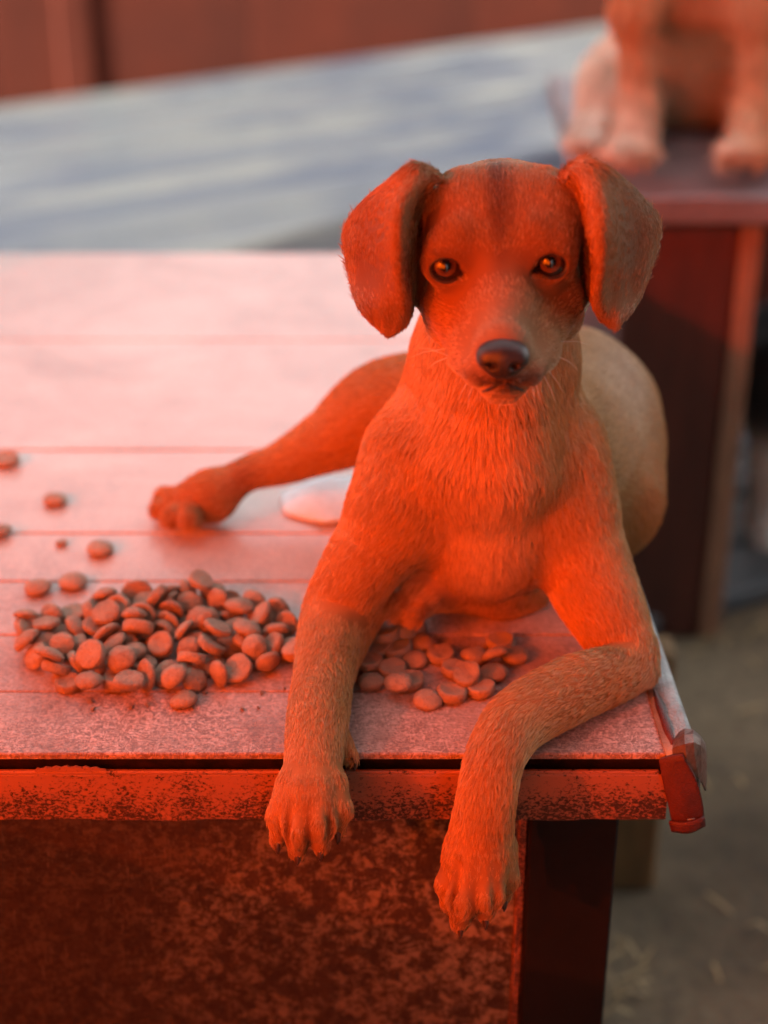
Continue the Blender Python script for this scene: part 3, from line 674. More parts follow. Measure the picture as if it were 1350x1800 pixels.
# ---- coat colour as a function of place on the dog (markings, with some light and shade painted in)
TAN = np.array((.43, .205, .068))
BLOBS = [  # sighting, radius in metres, colour, strength
    ((884, 430, .07), (.065, .075, .060), (.29, .115, .036), .85), ((884, 350, .06), (.030, .05, .022), (.27, .11, .045), .5),
    ((876, 330, .07), (.0040, .05, .030), (.09, .035, .018), .75), ((882, 400, .05), (.0045, .05, .03), (.10, .04, .02), .65), ((862, 345, .07), (.0025, .05, .022), (.12, .05, .022), .5), ((896, 350, .07), (.0025, .05, .02), (.12, .05, .022), .4),
    ((884, 560, .03), (.014, .04, .022), (.40, .22, .12), .5), ((884, 600, .0), (.020, .03, .012), (.42, .28, .18), .5),
    ((783, 467, .055), (.0150, .02, .0115), (.16, .07, .035), .7), ((967, 460, .055), (.0150, .02, .0115), (.16, .07, .035), .7),
    ((818, 440, .055), (.009, .03, .012), (.22, .09, .04), .5), ((938, 432, .055), (.009, .03, .012), (.22, .09, .04), .6),
    ((835, 660, .02), (.018, .03, .012), (.50, .34, .23), .55), ((935, 656, .02), (.018, .03, .012), (.50, .34, .23), .55),
    ((884, 700, .03), (.022, .04, .008), (.62, .48, .36), .75),
    ((870, 673, .0), (.020, .016, .0040), (.06, .025, .02), .8), ((900, 672, .0), (.020, .016, .0040), (.06, .025, .02), .8),
    ((884, 640, -.005), (.018, .012, .014), (.10, .05, .04), .6),
    ((645, 440, .08), (.024, .05, .05), (.20, .085, .04), .92), ((1115, 430, .08), (.026, .05, .05), (.20, .095, .05), .85),
    ((870, 820, .09), (.022, .06, .05), (.72, .38, .16), .7), ((860, 960, .10), (.018, .06, .05), (.62, .42, .26), .5),  # pale chest fur, brightened to carry the orange glow of the light
    ((735, 600, .12), (.012, .05, .03), (.58, .42, .30), .6), ((1030, 600, .12), (.010, .05, .03), (.55, .38, .26), .5),
    ((1110, 640, .27), (.03, .05, .04), (.58, .44, .34), .6),  # pale sky highlight on the rump, painted into the coat
    ((740, 1050, .12), (.02, .03, .015), (.50, .33, .22), .5),
    ((545, 1460, -.04), (.03, .03, .02), (.46, .23, .10), .5), ((845, 1590, -.05), (.03, .03, .02), (.46, .23, .10), .5),
    ((330, 890, .25), (.02, .03, .02), (.30, .12, .06), .5), ((430, 850, .25), (.014, .03, .012), (.22, .09, .05), .7),
    ((1145, 1190, .055), (.008, .012, .012), (.55, .36, .22), .6),
    ((505, 1450, -0.048), (.0020, .012, .013), (.08, .035, .02), .85),  # these dark strokes paint shade into the clefts between the toes
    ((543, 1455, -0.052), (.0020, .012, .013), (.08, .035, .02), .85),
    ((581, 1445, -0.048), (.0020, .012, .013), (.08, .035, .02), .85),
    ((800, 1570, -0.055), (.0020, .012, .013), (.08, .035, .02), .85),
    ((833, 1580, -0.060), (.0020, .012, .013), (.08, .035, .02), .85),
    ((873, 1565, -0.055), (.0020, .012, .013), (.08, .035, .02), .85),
]
def vnoise(p, s, seed):
    """cheap smooth noise in [-1,1]"""
    r = np.random.default_rng(seed); out = 0
    for k in range(7):
        d = r.normal(size=3); d /= np.linalg.norm(d); f = s*(.6+.9*r.random()); out = out+np.sin(p@d*f*6.283+r.random()*6.283+1.7*np.sin(p@np.roll(d, 1)*f*4.1+r.random()*6))
    return out/3.2
def coat(p):
    p = np.asarray(p, np.float64); c = np.tile(TAN, (len(p), 1))
    hd = np.exp(-((p-V3(884, 500, .06))**2).sum(1)/.06**2); c *= (1+(.045*vnoise(p, 28, 3)+.05*vnoise(p, 90, 4))*(1-.8*hd))[:, None]
    for sgt, r, col, st in BLOBS:
        q = (p-V3(*sgt))/np.array(r); w_ = st*np.exp(-(q*q).sum(1)*.9); c = c*(1-w_[:, None])+np.array(col)*w_[:, None]
    return np.clip(c, 0.01, .9)

dog_me, DV, DF = F.mesh('dog_body')
def flow_at(p, n):
    """blend of the hair directions of the limbs nearest to each point, laid into the skin"""
    W = np.zeros(len(p)); D = np.zeros((len(p), 3))
    for (a, b, ra, rb, fl) in F.prims:
        ba = b-a; L2 = float(ba@ba)+1e-12; t = np.clip(((p-a)@ba)/L2, 0, 1)
        d = np.abs(np.linalg.norm(p-(a+t[:, None]*ba), axis=1)-(ra+(rb-ra)*t))
        w_ = np.exp(-d/.006); fl = np.asarray(fl, float); W += w_; D += w_[:, None]*fl/(np.linalg.norm(fl)+1e-9)
    D /= W[:, None]+1e-12
    for A, fl in EARS:
        m = np.where((p[:, 2] > A[:, 2].min()-.006)&(p[:, 0] > A[:, 0].min()-.006)&(p[:, 0] < A[:, 0].max()+.006)&(p[:, 1] > A[:, 1].min()-.006)&(p[:, 1] < A[:, 1].max()+.006))[0]
        for c0 in range(0, len(m), 20000):
            q = m[c0:c0+20000]; dd = ((p[q][:, None, :]-A[None])**2).sum(2); j = dd.argmin(1); near = dd[np.arange(len(q)), j] < .0045**2
            D[q[near]] = fl[j[near]]
    D += np.stack([vnoise(p, 34, 21), vnoise(p, 34, 22), vnoise(p, 34, 23)], 1)*.16
    D -= n*(D*n).sum(1)[:, None]
    return D/(np.linalg.norm(D, axis=1, keepdims=True)+1e-9)
ca = dog_me.color_attributes.new('coat', 'FLOAT_COLOR', 'POINT')
ca.data.foreach_set('color', np.concatenate([coat(DV), np.ones((len(DV), 1))], 1).astype(np.float32).ravel())
def mat_skin():
    g = NG('dog_undercoat'); a = g.n.new('ShaderNodeAttribute'); a.attribute_name = 'coat'
    c = g.mix(1.0, a.outputs['Color'], (.62, .55, .52), 'MULTIPLY')
    f = g.noise(g.obj(), 900, 2, .6); return g.set(col=c, rough=.8, spec=.2, normal=g.bump(f, .4, .0006))
def mat_fur():
    g = NG('dog_coat'); a = g.n.new('ShaderNodeAttribute'); a.attribute_name = 'coat'
    h = g.n.new('ShaderNodeHairInfo')
    tipc = g.mix(h.outputs['Intercept'], (.72,)*3, (1.20,)*3)
    c = g.mix(1.0, a.outputs['Color'], tipc, 'MULTIPLY'); return g.set(col=c, rough=.5, spec=.22)
dog = empty('dog', (.06, .18, T)); tag(dog, 'tan floppy eared young dog lying on the table with front paws over the edge', 'dog')
body = link('body', dog_me, mat_skin(), dog)

# ---- short coat of real hairs
def make_fur(me, V, Fq, n_hair, coat_fn, flow_fn, parent, mat, name='fur', maxw=None, lock=.19, lenfn=None, wfn=None, radius=.000105):
    nrm = np.zeros(len(V)*3, np.float32); me.vertices.foreach_get('normal', nrm); nrm = nrm.reshape(-1, 3).astype(float)
    ctr = V[Fq].mean(1); fn = nrm[Fq].mean(1); fn /= np.linalg.norm(fn, axis=1, keepdims=True)+1e-9
    ar = np.linalg.norm(np.cross(V[Fq[:, 2]]-V[Fq[:, 0]], V[Fq[:, 3]]-V[Fq[:, 1]]), axis=1)*.5
    w_ = ar*wfn(ctr, fn); w_ /= w_.sum()
    idx = rng.choice(len(Fq), n_hair, p=w_); a = rng.random((n_hair, 1)); b = rng.random((n_hair, 1)); q = V[Fq[idx]]; nq = nrm[Fq[idx]]
    mixq = lambda q: (q[:, 0]*(1-a)+q[:, 1]*a)*(1-b)+(q[:, 3]*(1-a)+q[:, 2]*a)*b
    p = mixq(q); n = mixq(nq); n /= np.linalg.norm(n, axis=1, keepdims=True)+1e-9
    t = flow_fn(p, n); L, lift = lenfn(p, n)
    # locks: hairs share the lean, tint and tip of the nearest guide hair
    ng = max(200, int(n_hair*lock)); tree = KDTree(ng)
    for i in range(ng): tree.insert(p[i], i)
    tree.balance(); gi = np.fromiter((tree.find(q)[1] for q in p), np.int64, n_hair)
    gr = rng.random((ng, 3)); side = np.cross(n, t)
    lift = lift*(.6+.7*gr[gi, 0])+.04*np.abs(rng.normal(size=n_hair))
    t = t+side*((gr[gi, 1]-.5)*.42+rng.normal(size=n_hair)*.07)[:, None]; t /= np.linalg.norm(t, axis=1, keepdims=True)
    L = L*(.80+.4*rng.random(n_hair))*(.85+.3*gr[gi, 2])
    pts = np.empty((n_hair, 4, 3)); base = p-n*.0004
    for k, u in enumerate((0, .33, .68, 1.0)):
        up = lift*(u-.45*u*u); pts[:, k] = base+(t*u+n*up[:, None])*L[:, None]
    for k, c_ in ((1, .12), (2, .38), (3, .66)): pts[:, k] += (pts[gi, k]-pts[:, k])*(c_*np.clip((L-.0030)/.0036, .12, 1))[:, None]
    hsh = gr[gi, 2]; h2 = gr[gi, 0]
    cu = bpy.data.hair_curves.new(name); cu.add_curves([4]*n_hair)
    cu.attributes['position'].data.foreach_set('vector', pts.astype(np.float32).ravel())
    rr = np.tile(np.array((1, .9, .62, .12)), (n_hair, 1))*(radius*(.75+.5*rng.random((n_hair, 1))))
    at = cu.attributes.get('radius') or cu.attributes.new('radius', 'FLOAT', 'POINT'); at.data.foreach_set('value', rr.astype(np.float32).ravel())
    c = coat_fn(p)*(.84+.30*rng.random((n_hair, 1)))*(1+(.38*h2[:, None]-.19)*np.clip((L-.0026)/.004, .35, 1)[:, None])
    lt = rng.random(n_hair) < .10; c[lt] = c[lt]*.5+np.array((.55, .42, .30))*.5
    at = cu.attributes.new('coat', 'FLOAT_COLOR', 'CURVE'); at.data.foreach_set('color', np.concatenate([c, np.ones((n_hair, 1))], 1).astype(np.float32).ravel())
    cu.materials.append(mat); o = bpy.data.objects.new(name, cu); COL.objects.link(o); o.parent = parent
    bpy.context.view_layer.update(); o.matrix_parent_inverse = parent.matrix_world.inverted(); return o
def g3(p, sgt, r): q = (p-V3(*sgt))/r; return np.exp(-(q*q).sum(1))
NOSE = V3(884, 628, -.003)
def dlen(p, n):
    L = np.full(len(p), .0068); lift = np.full(len(p), .17)
    head = g3(p, (884, 430, .06), .060); L = L*(1-head)+.0050*head
    mz = g3(p, (884, 610, .01), .032); L = L*(1-mz*.42); lift = lift*(1-.3*mz)
    for s_ in ((660, 440, .06), (1100, 430, .06)): e = g3(p, s_, .038); e = np.minimum(1, e*1.5); L = L*(1-e)+.0046*e; lift *= (1-.35*e)
    for s_ in ((543, 1420, -.04), (845, 1550, -.05)): e = np.minimum(1, 1.6*g3(p, s_, .034)); L = L*(1-e)+.0050*e; lift *= (1-.3*e)
    c = g3(p, (860, 830, .10), .05); L = L+.0065*c; lift = lift+.08*c
    c = g3(p, (1000, 720, .14), .035); L = L+.004*c
    for k_ in ('l', 'r'): c_, r_ = EYE[k_]; e = np.exp(-((p-c_)**2).sum(1)/(.0135**2)); L = L*(1-.72*e); lift *= (1-.6*e)
    return L, lift
def dwt(c, n):
    v = np.array(CAM)-c; v /= np.linalg.norm(v, axis=1, keepdims=True); f = (v*n).sum(1)
    w_ = np.where(f > -.25, 1.0, .3)*(1+1.2*np.exp(-((c-V3(884, 520, .03))**2).sum(1)/.07**2))
    w_ *= np.where(c[:, 1] > .22, .55, 1)
    w_ *= np.clip((np.linalg.norm((c-NOSE)/np.array((1.05, 1, .85)), axis=1)-.0125)/.004, 0, 1)
    for k_ in ('l', 'r'):
        c_, r_ = EYE[k_]; q = (c-c_)/np.array((.0096, 1, .0082)); w_ *= np.clip(((q[:, 0]**2+q[:, 2]**2)-.85)/.4, 0, 1)
    for a_, b_ in CLEFT:
        A_, B_ = V3(*a_), V3(*b_); A_ = A_+np.array((0, .004, 0)); B_ = B_+np.array((0, .004, 0)); ba = B_-A_; t_ = np.clip(((c-A_)@ba)/(ba@ba), 0, 1); q = np.linalg.norm((c-(A_+t_[:, None]*ba))*np.array((1, .5, 1)), axis=1); w_ *= np.clip((q-.0006)/.0010, 0.08, 1)
    w_ *= np.where(c[:, 2] < T+.0018, np.where(c[:, 1] > 0, 0, 1), 1)
    return w_
M_FUR = mat_fur()
FUR_N = 620000
make_fur(dog_me, DV, DF, FUR_N, coat, flow_at, dog, M_FUR, lenfn=dlen, wfn=dwt)

# ---- eyes
def mat_eye():
    g = NG('dog_eye'); s_ = g.n.new('ShaderNodeSeparateXYZ'); g.l.new(g.tc.outputs['Object'], s_.inputs[0])
    r = g.math('SQRT', g.math('ADD', g.math('MULTIPLY', s_.outputs[0], s_.outputs[0]), g.math('MULTIPLY', s_.outputs[2], s_.outputs[2])))
    k = g.math('MULTIPLY', r, 100.0)
    c = g.ramp(k, [(.0, (.003, .002, .002)), (.26, (.004, .003, .002)), (.33, (.07, .027, .010)), (.50, (.15, .062, .023)), (.60, (.010, .006, .004)), (.72, (.03, .018, .015))])
    f = g.noise(g.obj((1, 1, 1)), 900, 2); c = g.mix(.35, c, g.mix(f, (.0, .0, .0), (.22, .10, .04)), 'SOFT_LIGHT')
    return g.set(col=c, rough=.25, spec=.4, coat=.55, coatr=.02)
M_EYE = mat_eye(); M_LID = mat_simple('eye_rim_skin', (.022, .012, .011), (.035, .018, .015), 200, .28, .3)
def sph(mb, c, r, n=40, m=24, f=None):
    vs = []
    for j in range(m+1):
        th = math.pi*j/m
        for i in range(n):
            ph = 2*math.pi*i/n; d = Vector((math.sin(th)*math.cos(ph), -math.cos(th), math.sin(th)*math.sin(ph))); vs.append(Vector(c)+d*(r*(f(d) if f else 1)))
    mb.add(vs, [(j*n+i, j*n+(i+1) % n, (j+1)*n+(i+1) % n, (j+1)*n+i) for j in range(m) for i in range(n)], True)
for nm in ('l', 'r'):
    c, r = EYE[nm]; q = MB(); sph(q, (0, 0, 0), r, f=lambda d: 1+.05*max(0, (-d.y-.80)/.2))
    o = link('eye', q.mesh('eye'), M_EYE, dog, world=False)
    gaze = (CAM-Vector(c)).normalized(); rot = Vector((0, -1, 0)).rotation_difference(gaze)
    bpy.context.view_layer.update(); o.matrix_parent_inverse = dog.matrix_world.inverted(); o.matrix_basis = Matrix.Translation(Vector(c)) @ rot.to_matrix().to_4x4()
    sx = -1 if nm == 'l' else 1; ring = []
    for k in range(37):
        a = 2*math.pi*k/36; x = .0080*math.cos(a); z = .0005+.0067*math.sin(a)*(1.0 if math.sin(a) > 0 else .92)
        if math.cos(a)*-sx > .55: x += -sx*.0016*(math.cos(a)*-sx-.55)/.45; z -= .0011*(math.cos(a)*-sx-.55)/.45
        yy = math.sqrt(max(.0103**2-x*x-z*z, .0040**2)); ring.append(Vector((c[0]+x, c[1]-yy, c[2]+z)))
    q = MB(); q.tube(ring, [.00085+.0003*max(0, math.sin(2*math.pi*k/36)) for k in range(37)], 8, caps=False); q.build('eyelid', M_LID, dog)

# ---- nose leather
NF = Field(NOSE-.024, NOSE+.024, .0005)
NF.ell(NOSE+np.array((0, .0030, .0008)), (.0118, .0092, .0074), .002)
NF.ell(NOSE+np.array((0, .0015, -.0055)), (.0080, .0080, .0062), .006)
for s_ in (-1, 1):
    NF.ell(NOSE+np.array((s_*.0078, .0015, -.0008)), (.0048, .0060, .0050), .004)
    NF.ell(NOSE+np.array((s_*.0058, -.0070, -.0026)), (.0023, .0052, .0019), .0012, cut=True)
    NF.cone(NOSE+np.array((s_*.0072, -.0060, -.0030)), NOSE+np.array((s_*.0125, -.0015, -.0042)), .0010, .0007, .001, cut=True)
NF.cone(NOSE+np.array((0, -.0085, .000)), NOSE+np.array((0, -.0072, -.0115)), .0006, .0007, .0015, cut=True)
def mat_nose():
    g = NG('nose_leather'); v = g.obj(); e = g.vor(v, 900); c = g.mix(g.noise(v, 160, 3), (.012, .008, .009), (.035, .022, .022))
    return g.set(col=c, rough=.42, spec=.5, normal=g.bump(e, .5, .0004))
nm_, _, _ = NF.mesh('nose'); link('nose', nm_, mat_nose(), dog)
# ---- claws
M_CLAW = mat_simple('claw_horn', (.035, .018, .014), (.09, .05, .035), 120, .35, .1)
for (x, y, yy) in ((488, 1473, -.043), (523, 1493, -.052), (563, 1485, -.052), (594, 1455, -.043), (789, 1587, -.046), (809, 1621, -.058), (853, 1605, -.058), (886, 1574, -.045)):
    q = MB(); c = P(x, y, yy); A_ = c+Vector((0, -.0015, .0015)); q.tube([A_, c+Vector((0, -.0038, -.0020)), c+Vector((0, -.0052, -.0046)), c+Vector((0, -.0052, -.0070))], [.0021, .0019, .0013, .0005], 8); q.build('claw', M_CLAW, dog)
q = MB(); c = P(621, 1330, -.006); q.tube([c, c+Vector((.001, -.002, -.003)), c+Vector((.001, -.003, -.007))], [.0018, .0014, .0004], 8); q.build('claw', M_CLAW, dog)
# ---- lips: dark skin along the mouth line
bvh = BVHTree.FromPolygons(DV.tolist(), DF.tolist())
def onskin(px, py, off=.0): d = ray(px, py).normalized(); h = bvh.ray_cast(CAM, d); return h[0]-d*off
for seq in (((848, 688), (860, 684), (873, 677), (884, 673)), ((884, 673), (895, 677), (908, 683), (918, 686))):
    q = MB(); m_ = len(seq); q.tube([onskin(x, y, .0003) for x, y in seq], [.0003+.0007*math.sin(math.pi*(k+.8)/(m_+.6)) for k in range(m_)], 8); q.build('lip', M_LID, dog)
# ---- whiskers and brow hairs
def whisk():
    M = mat_simple('whisker', (.75, .66, .55), (.6, .5, .4), 50, .4, 0)
    L = [((812, 612, .045), (722, 628, .040)), ((815, 622, .043), (752, 648, .035)), ((818, 640, .04), (735, 612, .03)), ((826, 655, .035), (806, 704, .02)), ((838, 668, .025), (822, 716, .01)),
         ((950, 605, .045), (1035, 606, .040)), ((952, 618, .043), (1016, 650, .032)), ((955, 634, .04), (990, 690, .03)), ((948, 650, .035), (975, 705, .025)), ((936, 668, .025), (950, 708, .01)), ((925, 675, .02), (938, 700, .0)),
         ((880, 700, .02), (874, 722, .01)), ((892, 700, .02), (900, 724, .01))]
    for a, b in L:
        w_ = MB()
        A_, B_ = P(*a), P(*b); m_ = (A_+B_)/2+Vector((random.uniform(-.002, .002), -.003, .003)); w_.tube([A_, A_*.5+m_*.5+Vector((0, -.0005, .001)), m_, m_*.45+B_*.55+Vector((0, 0, .001)), B_], [.00028, .00025, .0002, .00014, .00005], 5)
        w_.build('whisker', M, dog)
whisk()

# ================================================================ kibble
def mat_kib():
    g = NG('dusty_kibble'); v = g.obj(); r = g.rnd()
    c = g.mix(r, (.40, .27, .20), (.28, .18, .13)); c = g.mix(g.ramp(g.noise(v, 160, 4, .6), [(.4, 0), (.65, .7)]), c, (.46, .31, .22))
    c = g.mix(g.ramp(g.noise(v, 700, 3, .7), [(.55, 0), (.7, .6)]), c, (.10, .035, .02))
    h = g.math('ADD', g.noise(v, 420, 5, .75), g.math('MULTIPLY', g.noise(v, 150, 3), 1.2))
    return g.set(col=c, rough=.85, spec=.25, normal=g.bump(h, 1.0, .002))
def mat_kibg():
    g = NG('grey_kibble'); v = g.obj(); c = g.mix(g.noise(v, 200, 4), (.20, .18, .165), (.33, .31, .29))
    return g.set(col=c, rough=.85, spec=.25, normal=g.bump(g.noise(v, 420, 5, .75), .8, .0012))
M_KIB = mat_kib(); M_KIBG = mat_kibg()
def kib_mesh(kind, seed, broken=False):
    r, h = .0100, .0095; rr = random.Random(seed)
    if kind == 0: pr = [(0,-.36),(.5,-.38),(.84,-.40),(.93,-.36),(.99,-.22),(1,-.06),(.965,.03),(.80,.24),(.45,.44),(0,.5)]
    elif kind == 1: pr = [(0,-.42),(.5,-.42),(.88,-.42),(.96,-.36),(1,-.1),(.99,.18),(.94,.36),(.82,.42),(.66,.32),(0,.28)]
    else: pr = [(0,-.45),(.5,-.43),(.78,-.38),(.96,-.18),(1,0),(.93,.26),(.76,.52),(.38,.78),(.15,.88),(0,.9)]
    r = .0093; h = .0077; n = 26; vs = []; ph = [rr.random()*6.28 for _ in range(6)]
    for (a, z) in pr:
        for k in range(n):
            t = 2*math.pi*k/n; w_ = 1+.025*math.sin(2*t+ph[0])+.025*math.sin(3*t+ph[1])+.02*math.sin(5*t+ph[2]+z*3)+.012*math.sin(9*t+ph[4]+z*9)
            x, y, zz = a*r*w_*math.cos(t), a*r*w_*math.sin(t), h*(z+.035*math.sin(3*a+2*t+ph[3])*(a > 0))
            if broken and x > .0015: x = .0015+(x-.0015)*.12+.0006*math.sin(zz*1500+y*900)
            vs.append((x, y, zz))
    me = bpy.data.meshes.new('kibble'); m_ = len(pr)
    fs = [(i*n+k, i*n+(k+1) % n, (i+1)*n+(k+1) % n, (i+1)*n+k) for i in range(1, m_-2) for k in range(n)]
    fs += [(0, n+(k+1) % n, n+k) for k in range(n)]+[((m_-1)*n, (m_-2)*n+k, (m_-2)*n+(k+1) % n) for k in range(n)]
    me.from_pydata(vs, [], fs); me.polygons.foreach_set('use_smooth', [True]*len(fs)); me.materials.append(M_KIB)
    import bmesh
    b = bmesh.new(); b.from_mesh(me); bmesh.ops.delete(b, geom=[v for v in b.verts if not v.link_faces], context='VERTS'); bmesh.ops.recalc_face_normals(b, faces=b.faces); b.to_mesh(me); b.free(); return me
KM = [[kib_mesh(k, 10*k+j) for j in range(4)] for k in range(3)]; KB = kib_mesh(0, 77, True)
def kib(kind, loc, rot, s_, label, group=None, mesh=None, mat=None):
    me = mesh or KM[kind][random.randrange(4)]
    if mat is not None: me = me.copy(); me.materials.clear(); me.materials.append(mat)
    o = bpy.data.objects.new('kibble', me); COL.objects.link(o); o.location = loc; o.rotation_euler = rot; o.scale = s_
    return tag(o, label, 'kibble', group)
